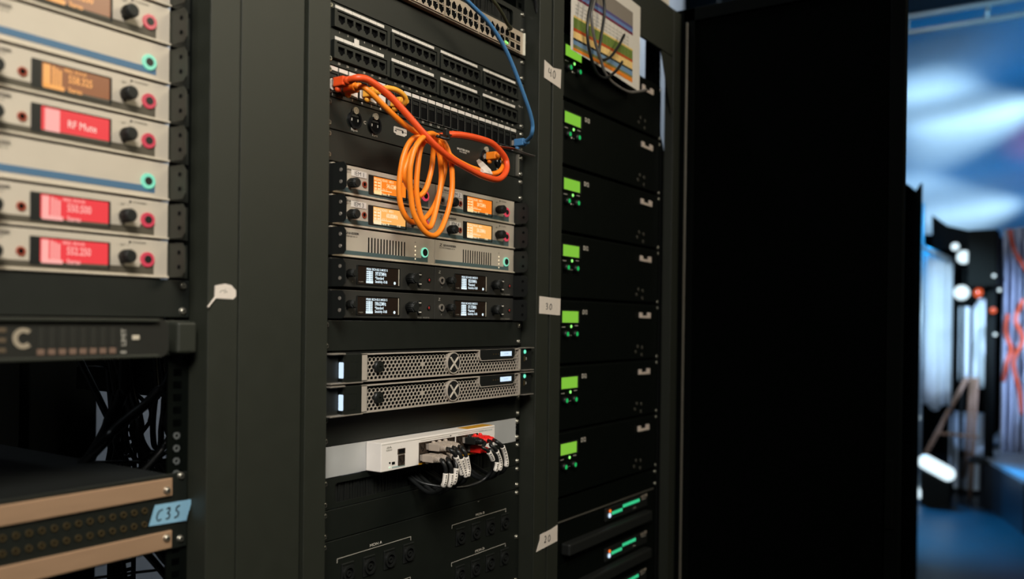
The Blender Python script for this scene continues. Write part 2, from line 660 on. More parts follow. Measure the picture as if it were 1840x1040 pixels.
def knob_mesh(r, L, seg=22, rib=True):
    b = MB()
    b.cyl((0, 0, 0), (0, -0.003, 0), r * 0.80, BLACK, seg=seg)
    b.cyl((0, -0.003, 0), (0, -L + 0.0012, 0), r, KNOB, r1=r * 0.96, seg=seg)
    b.cyl((0, -L + 0.0012, 0), (0, -L, 0), r * 0.96, KNOB, r1=r * 0.84, seg=seg)
    if rib:
        for k in range(18):
            t = 2 * PI * k / 18
            c, s = math.cos(t) * r, math.sin(t) * r
            b.cyl((c, -0.004, s), (c * 0.97, -L + 0.0015, s * 0.97), 0.0007, KNOB, seg=5)
    return b


PROTO = {}


def proto(key, mk, name, parent, loc, label=None):
    if key not in PROTO:
        o = mk().build(name, parent, loc)
        PROTO[key] = o
        if label:
            o['label'] = label
        return o
    return put(PROTO[key], name, parent, loc, label)


# handwriting as pen strokes in a unit box
GLYPH = {'4': [[(0.15, 1), (0.05, 0.45), (0.7, 0.5)], [(0.72, 0.95), (0.68, 0.5), (0.72, 0)]],
         '0': [[(0.5, 0.95), (0.15, 0.6), (0.2, 0.1), (0.55, 0), (0.8, 0.4), (0.7, 0.8), (0.45, 0.98)]],
         '3': [[(0.1, 0.9), (0.5, 1), (0.55, 0.7), (0.3, 0.52), (0.6, 0.4), (0.55, 0.08), (0.15, 0.05)]],
         '2': [[(0.1, 0.85), (0.4, 1), (0.6, 0.7), (0.35, 0.3), (0.1, 0.02), (0.65, 0.08)]],
         'C': [[(0.8, 0.95), (0.3, 0.8), (0.12, 0.35), (0.35, 0.02), (0.75, 0.12)]],
         'S': [[(0.7, 1), (0.3, 0.9), (0.25, 0.6), (0.6, 0.45), (0.55, 0.1), (0.1, 0.0)]],
         '~': [[(0.0, 0.3), (0.3, 0.65), (0.55, 0.55), (0.8, 0.9)], [(0.6, 0.2), (0.85, 0.55), (1.0, 0.3)]]}


def handwriting(s, x, z, y, h, r, w=0.62, skew=0.0, pen=BINK):
    b = MB()
    for i, ch in enumerate(s):
        for st in GLYPH.get(ch, []):
            P = [(x + (i * (w + 0.18) + p[0] * w) * h + skew * p[1] * h, y, z + p[1] * h) for p in st]
            b.tube(P, r, pen, seg=6, n=5)
    return b


# ------------------------------------------------------------------ half-rack radio units
def screen_text(style, freq, w, h):
    """lit characters of a display, x 0..w, z 0..h, in front of it"""
    b = MB()
    y = -0.0009
    if style == 'em':
        hi = G_WHITE
        b.text('PEAK BCH-02 5 MOD 5', 0.0005, h * 0.90, y, h * 0.20, hi, 'l', 0.98, True)
        for k in range(5):
            for c in (0.01, 0.16):
                b.box(w * c, w * (c + 0.12), y, y + 0.0003, h * (0.19 + 0.125 * k), h * (0.275 + 0.125 * k), hi)
        b.box(0.0, w * 0.29, y, y + 0.0003, 0.0, h * 0.16, hi)
        b.box(w * 0.13, w * 0.16, y, y + 0.0003, 0.0, h * 0.8, hi)
        b.text(freq, w * 0.38, h * 0.64, y, h * 0.33, hi, 'l', 0.62, True)
        b.text('*Standard', w * 0.38, h * 0.37, y, h * 0.25, hi, 'l', 0.82, True)
        b.text('Sensitivity -01dB', w * 0.38, h * 0.11, y, h * 0.24, hi, 'l', 0.72, True)
        b.prism(disc(w * 1.25, h * 0.10, h * 0.10, 12), y, y + 0.0003, hi)
        return b
    hi = {'or': G_ORANGE_HI, 'am': G_AMBER_HI, 'rd': G_RED_HI, 'rdmute': G_RED_HI, 'br': G_BRPIX}[style]
    if style == 'rdmute':
        b.box(w * 0.05, w * 0.26, y, y + 0.0003, h * 0.08, h * 0.95, hi)
        b.text('RF Mute', w * 0.38, h * 0.50, y, h * 0.42, glow('pale_pink_pixels', rgb(255, 228, 214), 1.0), 'l', 0.84)
        return b
    if style in ('br', 'rd'):
        b.box(w * 0.02, w * 0.12, y, y + 0.0003, h * 0.05, h * 0.95, hi)
        for c in (0.15, 0.20, 0.25):
            b.box(w * c, w * (c + 0.03), y, y + 0.0003, h * 0.10, h * (1.08 - c), hi)
        b.text('FREQ  BCH-02', w * 0.32, h * 0.87, y, h * 0.18, hi, 'l', 0.8, True)
        b.text(freq[:7], w * 0.38, h * 0.58, y, h * 0.42, hi, 'l', 0.74, True)
        b.box(w * 0.02, w * 0.32, y, y + 0.0003, h * 0.04, h * 0.20, hi)
        b.text('Stereo', w * 0.38, h * 0.16, y, h * 0.28, hi, 'l', 0.75, True)
        return b
    b.text('FREQUENCY BCH-02 1   MOD 5', 0.0010, h * 0.86, y, h * 0.19, hi, 'l', 0.62, True)
    for k in range(3):
        for c in (0.03, 0.13):
            b.box(w * c, w * (c + 0.07), y, y + 0.0003, h * (0.30 + 0.17 * k), h * (0.40 + 0.17 * k), hi)
    b.box(w * 0.213, w * 0.235, y, y + 0.0003, h * 0.12, h * 0.8, hi)
    b.box(w * 0.02, w * 0.235, y, y + 0.0003, h * 0.225, h * 0.275, hi)
    b.text(freq, w * 0.40, h * 0.61, y, h * 0.34, hi, 'l', 0.56, True)
    b.text('-12 -6   0', w * 0.26, h * 0.38, y, h * 0.12, hi, 'l', 0.9, True)
    b.box(w * 0.24, w * 0.56, y, y + 0.0003, h * 0.275, h * 0.315, hi)
    b.box(w * 0.02, w * 0.25, y, y + 0.0003, h * 0.03, h * 0.21, hi)
    b.text('Stereo   RF', w * 0.27, h * 0.11, y, h * 0.18, hi, 'l', 0.75, True)
    b.text('-18 dB', w * 0.72, h * 0.11, y, h * 0.18, hi, 'l', 0.75, True)
    return b


HW = 0.2307       # width of a half-rack front


def ear(root, side, m_):
    """bracket plate standing forward of the front, with rounded corners and two slotted bolts"""
    b = MB()
    x = -0.0012 if side < 0 else HW + 0.0002
    P = [(0.0, 0.0022), (-0.026, 0.0022), (-0.031, 0.0075), (-0.031, 0.0345), (-0.026, 0.0408), (0.0, 0.0408)]
    b.prism_yz(P, x, x + 0.0012, m_)
    xf = (-0.013, 0.0) if side < 0 else (HW, HW + 0.026)
    b.box(xf[0], xf[1], 0.0, 0.002, 0.0022, 0.0408, m_)
    e = b.build('rack_ear', root)
    for z in (0.0135, 0.030):
        s = MB()
        xo = x - 0.0008 if side < 0 else x - 0.0006
        s.cyl((xo, -0.021, z), (xo + 0.0012, -0.021, z), 0.0026, SILVER if side < 0 else HOLE, seg=12)
        s.build('bolt', e)
    return e


def half_base(name, label, group, k, OX, half, body, edge, lip=True):
    """bezel plate with chassis behind"""
    t = thing(name, label, 'radio unit', rz_(k, OX + HW * half), group)
    b = MB()
    b.box(0.0006, HW - 0.0006, -0.001, 0.012, 0.0030, 0.0432, body, 0.0010)
    if lip:
        b.box(0.0004, HW - 0.0004, -0.0035, 0.010, 0.0010, 0.0034, edge, 0.0006)
    b.build('bezel', t)
    MB().box(0.001, HW - 0.001, 0.012, 0.21, -0.0006, 0.0435, MATTE).build('chassis', t)
    ear(t, -1 if half == 0 else 1, PAINT if OX == X1 else BLACK)
    return t


def sr_unit(name, label, group, k, OX, half, style, freq, paper=None, stripe=TEAL, ink=True):
    t = half_base(name, label, group, k, OX, half, CHAMP, CHAMP2)
    b = MB()
    b.prism([(0.001, 0.10 * U), (0.212, 0.10 * U), (0.212, 0.36 * U), (0.196, 0.36 * U), (0.194, 0.27 * U), (0.1588, 0.27 * U), (0.075, 0.25 * U), (0.001, 0.25 * U)], -0.0014, -0.0009, stripe)
    b.build('stripe', t)
    # display window: dark surround, lit screen, characters
    w = MB()
    w.holed(rrect(0.0742, 0.1592, 0.165 * U, 0.815 * U, 0.0008), [rect(0.0842, 0.1572, 0.195 * U, 0.785 * U)], -0.0022, -0.0008, BLACK, BLACK, -0.0012, back=False)
    wo = w.build('display_window', t)
    s = MB()
    bg = {'or': G_ORANGE, 'am': G_AMBER, 'rd': G_RED, 'rdmute': G_RED, 'br': G_BROWN}[style]
    s.box(0.0842, 0.1572, -0.0013, -0.0008, 0.195 * U, 0.785 * U, bg)
    s.build('screen', t)
    tx = screen_text(style, freq, 0.072, 0.59 * U).build('screen_readout', wo, (0.0846, -0.0007, 0.195 * U))
    if half == 1 or True:
        proto('jackring', lambda: MB().ring((0, 0), 0.0036, 0.0062, -0.0022, 0, SILVER, 20).cyl((0, -0.0005, 0), (0, 0, 0), 0.0036, HOLE), 'headphone_jack', t, (0.0170, -0.0008, 0.44 * U))
    proto('knobL', lambda: knob_mesh(0.0066, 0.0175), 'volume_knob', t, (0.0350, -0.001, 0.40 * U))
    proto('irjack', lambda: MB().ring((0, 0), 0.0030, 0.0046, -0.0016, 0, mat('dark_red_ring', rgb(150, 62, 40), 0.5), 16).cyl((0, -0.0006, 0), (0, 0, 0), 0.0030, HOLE), 'sync_port', t, (0.0655, -0.001, 0.45 * U))
    proto('knobR', lambda: knob_mesh(0.0069, 0.0170), 'jog_dial', t, (0.1745, -0.001, 0.50 * U))
    proto('pinkring', lambda: MB().ring((0, 0), 0.0044, 0.0083, -0.0024, 0, G_PINK, 24).cyl((0, -0.0032, 0), (0, 0, 0), 0.0044, BLACK), 'standby_button', t, (0.2035, -0.001, 0.47 * U), 'black button in a glowing pink ring')
    g = MB()
    g.text('Z', 0.0115, 0.835 * U, -0.00135, 0.0062, BINK, 'l', 1.5, True, slant=0.2)
    g.text('SENNHEISER', 0.0210, 0.835 * U, -0.00135, 0.0046, BINK, 'l', 1.35, True)
    g.text('STEREO TRANSMITTER SR G4', 0.0115, 0.745 * U, -0.00135, 0.0026, BINK, 'l', 1.1)
    g.text('STANDBY', 0.186, 0.87 * U, -0.00135, 0.0030, BINK, 'l', 1.3)
    g.prism(disc(0.1828, 0.87 * U, 0.0014, 10), -0.0014, -0.0011, BINK)
    g.text('-  SET  +', 0.1745, 0.79 * U, -0.00135, 0.0030, BINK, 'c', 1.3)
    g.build('lettering', t)
    if paper:
        p = MB()
        lx, lz = (0.0520, 0.635) if paper == 'IEM 4' else (0.0540, 0.755)
        p.box(lx - 0.0155, lx + 0.0155, -0.0019, -0.0012, (lz - 0.10) * U, (lz + 0.10) * U, WHITEP)
        po = p.build('paper_label', t)
        MB().text(paper, lx, lz * U, -0.0021, 0.0088, BINK, 'c', 1.05, False).build('label_print', po)
    return t


def comb_unit(name, label, group, k, OX, half, slots, stripe=TEAL):
    t = half_base(name, label, group, k, OX, half, CHAMP, CHAMP2)
    b = MB()
    za, zb = (0.11 * U, 0.24 * U) if slots else (0.17 * U, 0.335 * U)
    b.prism([(0.001, za), (0.2125, za), (0.2125, 0.44 * U), (0.199, 0.44 * U), (0.196, zb), (0.001, zb)], -0.0014, -0.0009, stripe)
    b.build('stripe', t)
    if slots:
        v = MB()
        for i in range(13):
            x = 0.0762 + i * 0.00665
            v.prism(rrect(x - 0.00125, x + 0.00125, 0.17 * U, 0.74 * U, 0.0011, 3), -0.00125, -0.0009, HOLE)
        v.build('vent', t)
        for i in range(4):
            proto('warmled', lambda: MB().ball((0, 0, 0), 0.0013, G_WARM, sy=0.5, seg=10), 'indicator_led', t, (0.1815, -0.0014, (0.19 + 0.145 * i) * U))
    rin = 0.0057 if slots else 0.0046
    proto('mintring%d' % slots, lambda: MB().ring((0, 0), rin, 0.0080 if slots else 0.0086, -0.0022, 0, G_MINT, 28).cyl((0, -0.0026, 0), (0, 0, 0), rin + 0.0001, BLACK), 'power_button', t, (0.2035, -0.001, 0.45 * U), 'black power button in a glowing mint ring')
    g = MB()
    g.text('Z', 0.0115, 0.80 * U, -0.00135, 0.0062, BINK, 'l', 1.5, True, slant=0.2)
    g.text('SENNHEISER', 0.0210, 0.80 * U, -0.00135, 0.0046, BINK, 'l', 1.35, True)
    g.text('ACTIVE COMBINER AC 41', 0.0115, 0.70 * U, -0.00135, 0.0030, BINK, 'l', 1.2)
    if slots:
        g.text('RF', 0.1815, 0.77 * U, -0.00135, 0.0026, BINK, 'c', 1.2)
    g.build('lettering', t)
    return t


EMP = mat('charcoal_metal', (0.030, 0.029, 0.025, 1), 0.42, 0.0, 0.5, 0.06, 60, 0.05)


def em_unit(name, label, group, k, OX, half, freq):
    t = half_base(name, label, group, k, OX, half, EMP, EMP, False)
    w = MB()
    w.holed(rrect(0.0512, 0.1455, 0.165 * U, 0.80 * U, 0.001), [rect(0.0535, 0.1445, 0.185 * U, 0.785 * U)], -0.0022, -0.0008, BLACK, BLACK, -0.0012, back=False)
    wo = w.build('display_window', t)
    s = MB()
    s.box(0.0535, 0.1445, -0.0013, -0.0008, 0.185 * U, 0.785 * U, GLASS)
    so = s.build('screen', t)
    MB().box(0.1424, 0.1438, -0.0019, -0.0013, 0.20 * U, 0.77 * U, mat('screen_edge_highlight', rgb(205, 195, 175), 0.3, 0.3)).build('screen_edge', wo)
    screen_text('em', freq, 0.050, 0.52 * U).build('screen_readout', wo, (0.0715, -0.0007, 0.225 * U))
    proto('jackring', None, 'headphone_jack', t, (0.0182, -0.0008, 0.49 * U))
    proto('knobS', lambda: knob_mesh(0.0054, 0.016), 'volume_knob', t, (0.0335, -0.001, 0.51 * U))
    proto('knobM', lambda: knob_mesh(0.0077, 0.018), 'jog_dial', t, (0.1650, -0.001, 0.48 * U))

    def mkbtn():
        b = MB()
        b.cyl((0, 0, 0), (0, -0.003, 0), 0.0038, BLACK, seg=18)
        b.box(-0.0028, 0.0028, -0.0034, -0.0029, -0.0008, 0.0008, INK)
        return b
    for z in (0.64, 0.31):
        proto('embtn', mkbtn, 'menu_button', t, (0.1915, -0.001, z * U))
    proto('redled', lambda: MB().ring((0, 0), 0.0022, 0.0040, -0.0016, 0, BLACK, 16).ball((0, -0.0006, 0), 0.0022, G_RLED, sy=0.5, seg=12), 'standby_led', t, (0.2160, -0.001, 0.48 * U))
    g = MB()
    g.text('Z', 0.0095, 0.80 * U, -0.00135, 0.0062, DIMINK, 'l', 1.4, True, slant=0.2)
    g.text('EW-D1  RECEIVER', 0.1885, 0.12 * U, -0.00135, 0.0030, DIMINK, 'l', 1.25)
    g.text('o sync', 0.0555, 0.25 * U, -0.0024, 0.0034, DIMINK, 'l', 1.1)
    g.text('+', 0.0435, 0.25 * U, -0.00135, 0.0040, DIMINK, 'c', 1.1, True)
    g.text('n', 0.0182, 0.24 * U, -0.00135, 0.0036, DIMINK, 'c', 1.1)
    g.build('lettering', t)
    return t


G_L = 'beige radio units in the left rack'
sr_unit('radio_transmitter', 'beige radio unit at the top of the left rack, cut by the frame edge', G_L, 8, X1, 1, 'or', '562.150MHz', stripe=BROWNST)
sr_unit('radio_transmitter', 'beige radio unit with orange screen, above the upper mint-ring unit', G_L, 7, X1, 1, 'br', '560.200MHz', stripe=BROWNST)
comb_unit('antenna_combiner', 'beige blue-striped unit with mint power ring, upper of two in left rack', G_L, 6, X1, 1, False, BLUEST)
sr_unit('radio_transmitter', 'beige radio unit with orange screen, just below the upper mint-ring unit', G_L, 5, X1, 1, 'br', '558.325MHz', stripe=BROWNST)
sr_unit('radio_transmitter', 'beige radio unit whose red screen reads RF Mute', G_L, 4, X1, 1, 'rdmute', '', stripe=BROWNST)
comb_unit('antenna_combiner', 'beige blue-striped unit with mint power ring, lower of two in left rack', G_L, 3, X1, 1, False, BLUEST)
sr_unit('radio_transmitter', 'beige radio unit with red screen directly under the lower mint-ring unit', G_L, 2, X1, 1, 'rd', '550.500MHz', stripe=BROWNST)
sr_unit('radio_transmitter', 'beige radio unit with red screen, lowest of the beige units in left rack', G_L, 1, X1, 1, 'rd', '552.250MHz', stripe=BROWNST)

G_M = 'half-width radio units in the middle rack'
sr_unit('radio_transmitter', 'beige radio unit with orange screen and paper label IEM 1', G_M, 4, X2, 0, 'or', '546.625MHz', 'IEM 1')
sr_unit('radio_transmitter', 'beige radio unit with orange screen and paper label IEM 2', G_M, 4, X2, 1, 'or', '569.725MHz', 'IEM 2')
sr_unit('radio_transmitter', 'beige radio unit with orange screen and paper label IEM 3', G_M, 3, X2, 0, 'am', '600.800MHz', 'IEM 3')
sr_unit('radio_transmitter', 'beige radio unit with orange screen and paper label IEM 4', G_M, 3, X2, 1, 'am', '586.200MHz', 'IEM 4')
comb_unit('antenna_combiner', 'beige slotted combiner unit under the IEM 3 unit', G_M, 2, X2, 0, True)
comb_unit('antenna_combiner', 'beige slotted combiner unit under the IEM 4 unit', G_M, 2, X2, 1, True)
em_unit('radio_receiver', 'charcoal receiver with white-lit screen, upper one of the left column', G_M, 1, X2, 0, '597.875MHz')
em_unit('radio_receiver', 'charcoal receiver with white-lit screen, upper one of the right column', G_M, 1, X2, 1, '582.050MHz')
em_unit('radio_receiver', 'charcoal receiver with white-lit screen, lower one of the left column', G_M, 0, X2, 0, '598.625MHz')
em_unit('radio_receiver', 'charcoal receiver with white-lit screen, lower one of the right column', G_M, 0, X2, 1, '571.375MHz')

# ------------------------------------------------------------------ left rack: blank, amplifier, patchbay
blank(0, X1, 'dark blank panel below the lowest red-screen unit in the left rack')

am = thing('power_amplifier', 'black amplifier with a C emblem and row of meters, left rack', 'amplifier', rz_(-1, X1))
b = MB()
P = [(0.030, 0.0010), (0.4300, 0.0010), (0.4360, 0.004), (0.4390, 0.010), (0.4390, 0.034), (0.4360, 0.040), (0.4300, 0.0434), (0.030, 0.0434)]
b.prism(P, -0.036, 0.30, mat('amplifier_charcoal', (0.016, 0.016, 0.013, 1), 0.45, 0, 0.45, 0.08, 50))
b.box(0.02, 0.4250, -0.041, -0.036, 0.0395, 0.0434, PAINT, 0.001)
b.box(0.02, 0.4250, -0.041, -0.036, 0.0010, 0.0045, PAINT, 0.001)
b.build('face', am)
b = MB()
b.box(0.4400, 0.4900, -0.004, 0.002, 0.0015, 0.0415, PAINT, 0.001)
b.box(0.4600, 0.4860, -0.022, -0.004, 0.0040, 0.0400, PAINT, 0.003)
b.build('rack_ear', am)
b = MB()
ox, oz, R, r = 0.2820, 0.52 * U, 0.0100, 0.0056
arc = [math.radians(a) for a in range(48, 313, 12)]
b.prism([(ox + R * math.cos(a), oz + R * math.sin(a)) for a in arc] + [(ox + r * math.cos(a), oz + r * math.sin(a)) for a in reversed(arc)], -0.0372, -0.0358, mat('emblem_ivory', rgb(150, 138, 118), 0.5))
b.build('emblem', am)
for i in range(8):
    def mkm():
        q = MB()
        q.box(-0.0028, 0.0028, -0.0006, 0.0004, 0.0, 0.0195, mat('meter_grey', rgb(44, 44, 38), 0.5))
        for j in range(7):
            q.box(-0.0028, 0.0028, -0.0008, -0.0006, 0.0008 + j * 0.0027, 0.0022 + j * 0.0027, mat('meter_dark', rgb(34, 34, 30), 0.5))
        q.box(-0.0034, 0.0034, -0.0010, 0.0004, -0.0072, -0.0014, mat('meter_button_tan', rgb(112, 90, 76), 0.5))
        return q
    proto('meter', mkm, 'channel_meter', am, (0.2985 + i * 0.0106, -0.0362, 0.0140))
b = MB()
b.text('LIMIT', 0.3850, 0.0235, -0.0366, 0.0078, DIMINK, 'c', 1.0, True, rot=PI / 2)
b.box(0.3820, 0.3880, -0.0368, -0.036, 0.0066, 0.0088, DIMINK)
b.build('lettering', am)
for z in (0.010, 0.0195, 0.029):
    MB().box(0.236, 0.2660, -0.0368, -0.036, z, z + 0.0042, mat('amber_print', rgb(86, 72, 54), 0.6)).build('printed_bar', am)
MB().box(0.3950, 0.4030, -0.0376, -0.0355, 0.0205, 0.0255, mat('ivory_switch', rgb(190, 180, 160), 0.5), 0.0006).build('power_switch', am)

pb = thing('patchbay', 'black patchbay with two bronze strips and two rows of jacks', 'patchbay', rz_(-6, X1))
b = MB()
b.box(-0.012, 0.4905, 0, 0.003, -0.002, 1.93 * U, PANEL, 0.0006)
b.build('face', pb)
MB().box(0.012, 0.468, 0.003, 0.42, 0.002, 1.915 * U, MATTE).build('chassis', pb)
for z0, z1 in ((0.015 * U, 0.47 * U), (1.375 * U, 1.83 * U)):
    MB().box(0.005, 0.4685, -0.0035, 0.001, z0, z1, BRONZE, 0.0006).build('marking_strip', pb)
for z in (1.54, 0.30):
    proto('psc', screw_mesh, 'screw', pb, (0.4610, -0.004, z * U))


def mkjack():
    q = MB()
    q.ring((0, 0), 0.0021, 0.0034, -0.0016, 0, BRASS, 14)
    q.cyl((0, -0.0002, 0), (0, 0.0, 0), 0.0021, HOLE, seg=14)
    return q


for i in range(34):
    for z in (1.10, 0.755):
        proto('bayjack', mkjack, 'jack', pb, (0.0140 + i * 0.01275, -0.0003, z * U))
screws(pb, 2, left=False)

tp = thing('tape_label', 'pale blue tape handwritten C 3 S on the patchbay', 'label', rz_(-6, X1))
b = MB()
b.prism([(0.4395, 0.69 * U), (0.4880, 0.64 * U), (0.4960, 1.18 * U), (0.4470, 1.20 * U)], -0.0024, -0.0019, BLUETAPE)
b.build('tape', tp)
handwriting('C3S', 0.4475, 0.78 * U, -0.0026, 0.0130, 0.0008, 0.72, 0.12).build('handwriting', tp)

# dark cables seen in the left rack's gaps (x, y, z relative to the unit line)
NL = [
    ([(-.1374, .3, -.0981), (-.1381, .3, -.1145), (-.1405, .3, -.134), (-.1463, .3, -.1564)], .0025),
    ([(-.1823, .2, -.0907), (-.1854, .2, -.1011), (-.1917, .2, -.1189), (-.202, .2, -.1346), (-.2158, .2, -.1631)], .0075),
    ([(-.1524, .15, -.0867), (-.1658, .15, -.098), (-.1838, .15, -.1148), (-.2076, .15, -.1305), (-.2306, .15, -.1472), (-.247, .15, -.1639)], .0065),
    ([(-.0894, .3, -.1244), (-.0799, .3, -.1335), (-.0755, .3, -.1441), (-.0778, .3, -.1559), (-.0852, .3, -.1671)], .0032),
    ([(-.0986, .25, -.1026), (-.1021, .25, -.1188), (-.1046, .25, -.1384), (-.1056, .25, -.1629), (-.1032, .25, -.1861), (-.0956, .25, -.2051)], .0042),
    ([(-.1199, .2, -.0972), (-.1218, .2, -.1145), (-.1227, .2, -.1335), (-.1259, .2, -.157), (-.1264, .2, -.1759), (-.1329, .2, -.1941)], .0042),
    ([(-.1212, .18, -.0929), (-.1279, .18, -.1239), (-.1326, .18, -.1454), (-.1293, .18, -.1613), (-.1203, .18, -.1717), (-.1112, .18, -.1837)], .0032),
    ([(-.1603, .12, -.0997), (-.1633, .12, -.1292), (-.1648, .12, -.1469), (-.1753, .12, -.1664), (-.1882, .12, -.181)], .0036),
    ([(-.113, .3, -.1411), (-.1164, .3, -.1592), (-.1165, .3, -.1758), (-.1106, .3, -.1965), (-.0976, .3, -.2148), (-.0789, .3, -.224)], .0036),
    ([(-.1393, .25, -.1372), (-.1373, .25, -.163), (-.1265, .25, -.19), (-.1048, .25, -.2057)], .0055),
    ([(-.1482, .22, -.1375), (-.1461, .22, -.166), (-.1337, .22, -.1896), (-.1158, .22, -.2029)], .0060),
    ([(-.1698, .25, -.1504), (-.1612, .25, -.1765), (-.1559, .25, -.1945), (-.1455, .25, -.2102)], .0050),
    ([(-.0954, .2, -.1761), (-.1099, .2, -.1857), (-.1241, .2, -.1936)], .0028),
    ([(-.0951, .2, -.1995), (-.1079, .2, -.1996), (-.124, .2, -.2015)], .0024),
    ([(-.095, .2, -.2133), (-.1078, .2, -.2076), (-.124, .2, -.2031)], .0024),
    ([(-.1254, .32, -.1598), (-.1296, .32, -.1828), (-.1311, .32, -.2109)], .0045),
    ([(-.1039, .3, -.1402), (-.1017, .3, -.174), (-.0885, .3, -.2058)], .0075),
]
for i, (L, r) in enumerate(NL):
    d0 = Vector(L[0]) - Vector(L[1])
    d1 = Vector(L[-1]) - Vector(L[-2])
    d0 = d0 / max(d0.length, 1e-6) * 0.10
    d1 = d1 / max(d1.length, 1e-6) * 0.10
    Q = [tuple(Vector(L[0]) + d0 + Vector((0, .05, .02)))] + L + [tuple(Vector(L[-1]) + d1 + Vector((0, .05, -.02)))]
    o = MB().tube([(p[0], p[1], p[2] + Z0) for p in Q], r, RUBBER, seg=8, n=5).build('cable')
    tag(o, 'black cable hanging in the open gap above the bronze-striped patchbay', 'cable', 'dark cables behind the left rack gap')
ML = [([(-.1864, .15, -.3039), (-.1658, .15, -.3288), (-.1358, .15, -.368)], .0050), ([(-.1903, .12, -.2912), (-.1718, .12, -.317), (-.1442, .12, -.3492)], .0060),
      ([(-.1577, .2, -.3505), (-.1255, .2, -.3541), (-.0943, .2, -.3513)], .0020), ([(-.1828, .2, -.3144), (-.1805, .2, -.3376), (-.1761, .2, -.3632)], .0030)]
for L, r in ML:
    d1 = (Vector(L[-1]) - Vector(L[-2])) * 2
    d0 = (Vector(L[0]) - Vector(L[1])) * 2
    Q = [tuple(Vector(L[0]) + d0)] + L + [tuple(Vector(L[-1]) + d1)]
    o = MB().tube([(p[0], p[1], p[2] + Z0) for p in Q], r, RUBBER, seg=8, n=5).build('cable')
    tag(o, 'black cable crossing the gap below the bronze-striped patchbay', 'cable', 'dark cables under the patchbay')

# ------------------------------------------------------------------ middle rack, from the top down
def brush_panel(k, OX, label, x0=0.0145, x1=0.4500):
    t = thing('brush_panel', label, 'panel', rz_(k, OX), 'cable brush panels')
    b = MB()
    b.holed(rect(-0.012, 0.4905, 0.0007, U - 0.0007), [rrect(x0, x1, 0.17 * U, 0.80 * U, 0.005)], 0, 0.003, PANEL, PANEL, 0.003, back=False)
    b.build('face', t)
    q = MB()
    rnd = random.Random(k)
    n = 260
    for i in range(n):
        x = x0 + (x1 - x0) * (i + rnd.uniform(-0.3, 0.3)) / n
        lean = rnd.uniform(-0.0015, 0.0015)
        y = 0.0042 + rnd.uniform(0, 0.003)
        q.prism([(x - 0.0008, 0.13 * U), (x + 0.0008, 0.13 * U), (x + 0.0007 + lean, 0.84 * U), (x - 0.0007 + lean, 0.84 * U)], y, y + 0.0012, KNOB)
    q.box(x0 - 0.004, x1 + 0.004, 0.008, 0.012, 0.12 * U, 0.85 * U, MATTE)
    q.build('bristles', t)
    screws(t, 1)
    return t


brush_panel(12, X2, 'black brush panel above the network switch')

sw = thing('network_switch', 'bronze-grey network switch with two rows of ports above the patch panel', 'switch', rz_(11, X2))
b = MB()
b.box(0.004, 0.4690, -0.010, 0.0, 0.0020, 0.0430, SWITCHM, 0.0008)
b.build('bezel', sw)
MB().box(0.006, 0.4670, 0.0, 0.30, -0.0010, 0.0440, MATTE).build('chassis', sw)


def port_pts(w, h, up):
    """RJ45 opening with its clip notch, centred at the origin"""
    P = [(-w / 2, -h / 2), (w / 2, -h / 2), (w / 2, h * 0.18), (w * 0.30, h * 0.18), (w * 0.30, h * 0.36), (w * 0.14, h * 0.36), (w * 0.14, h / 2),
         (-w * 0.14, h / 2), (-w * 0.14, h * 0.36), (-w * 0.30, h * 0.36), (-w * 0.30, h * 0.18), (-w / 2, h * 0.18)]
    return P if up else [(x, -z) for x, z in reversed(P)]


def mkport(up):
    def f():
        q = MB()
        q.holed(rect(-0.0074, 0.0074, -0.0082, 0.0082), [port_pts(0.0122, 0.0132, up)], -0.0022, 0.0002, SWITCHM, HOLE, -0.0003, back=True)
        q.box(0.0036, 0.0050, -0.0019, -0.0014, -0.0058 if up else 0.0044, -0.0044 if up else 0.0058, INK)
        return q
    return f


for c in range(24):
    x = 0.0560 + c * 0.01525 + (c // 6) * 0.0026
    for up, z in ((True, 0.635), (False, 0.285)):
        proto('swport%d' % up, mkport(up), 'port', sw, (x, -0.0100, z * U))


def mksfp():
    q = MB()
    q.holed(rect(-0.0082, 0.0082, -0.0068, 0.0068), [rect(-0.0068, 0.0068, -0.0050, 0.0050)], -0.0018, 0.0002, SWITCHM, HOLE, -0.0003, back=True)
    return q


for x in (0.4400, 0.4585):
    for z in (0.62, 0.25):
        proto('sfp', mksfp, 'fibre_slot', sw, (x - 0.008, -0.0100, z * U))
b = MB()
b.box(0.4690, 0.4735, -0.013, -0.002, 0.0015, 0.0425, mat('pale_edge', rgb(226, 222, 206), 0.35, 0.2), 0.0006)
b.box(0.4735, 0.4905, -0.0015, 0.002, 0.0020, 0.0425, PAINT)
b.build('rack_ear', sw)
proto('gled', lambda: MB().ball((0, 0, 0), 0.0022, G_GLED_HI, sy=0.6, seg=10), 'link_led', sw, (0.4085, -0.0135, 0.215 * U))
proto('gled', None, 'link_led', sw, (0.4135, -0.0135, 0.195 * U))
screws(sw, 1, left=False)

blank(10, X2, 'black blank panel between the network switch and the patch panel')

# 48-port patch panel
pp = thing('port_patchbay', 'black 48-port patch panel with white label strips', 'patch panel', rz_(8, X2))
MB().box(-0.012, 0.4905, 0, 0.0025, 0.0006, 2 * U - 0.0006, PANEL, 0.0006).box(0.008, 0.46, 0.003, 0.014, -0.0016, 0.0022, MATTE).build('face', pp)  # face plus an unseen strip blocking light at its lower seam


def pport():
    q = MB()
    q.holed(rect(-0.0083, 0.0083, -0.0098, 0.0098), [port_pts(0.0128, 0.0118, False)], -0.0012, 0.0029, PANEL, HOLE, 0.0028, back=True)
    return q


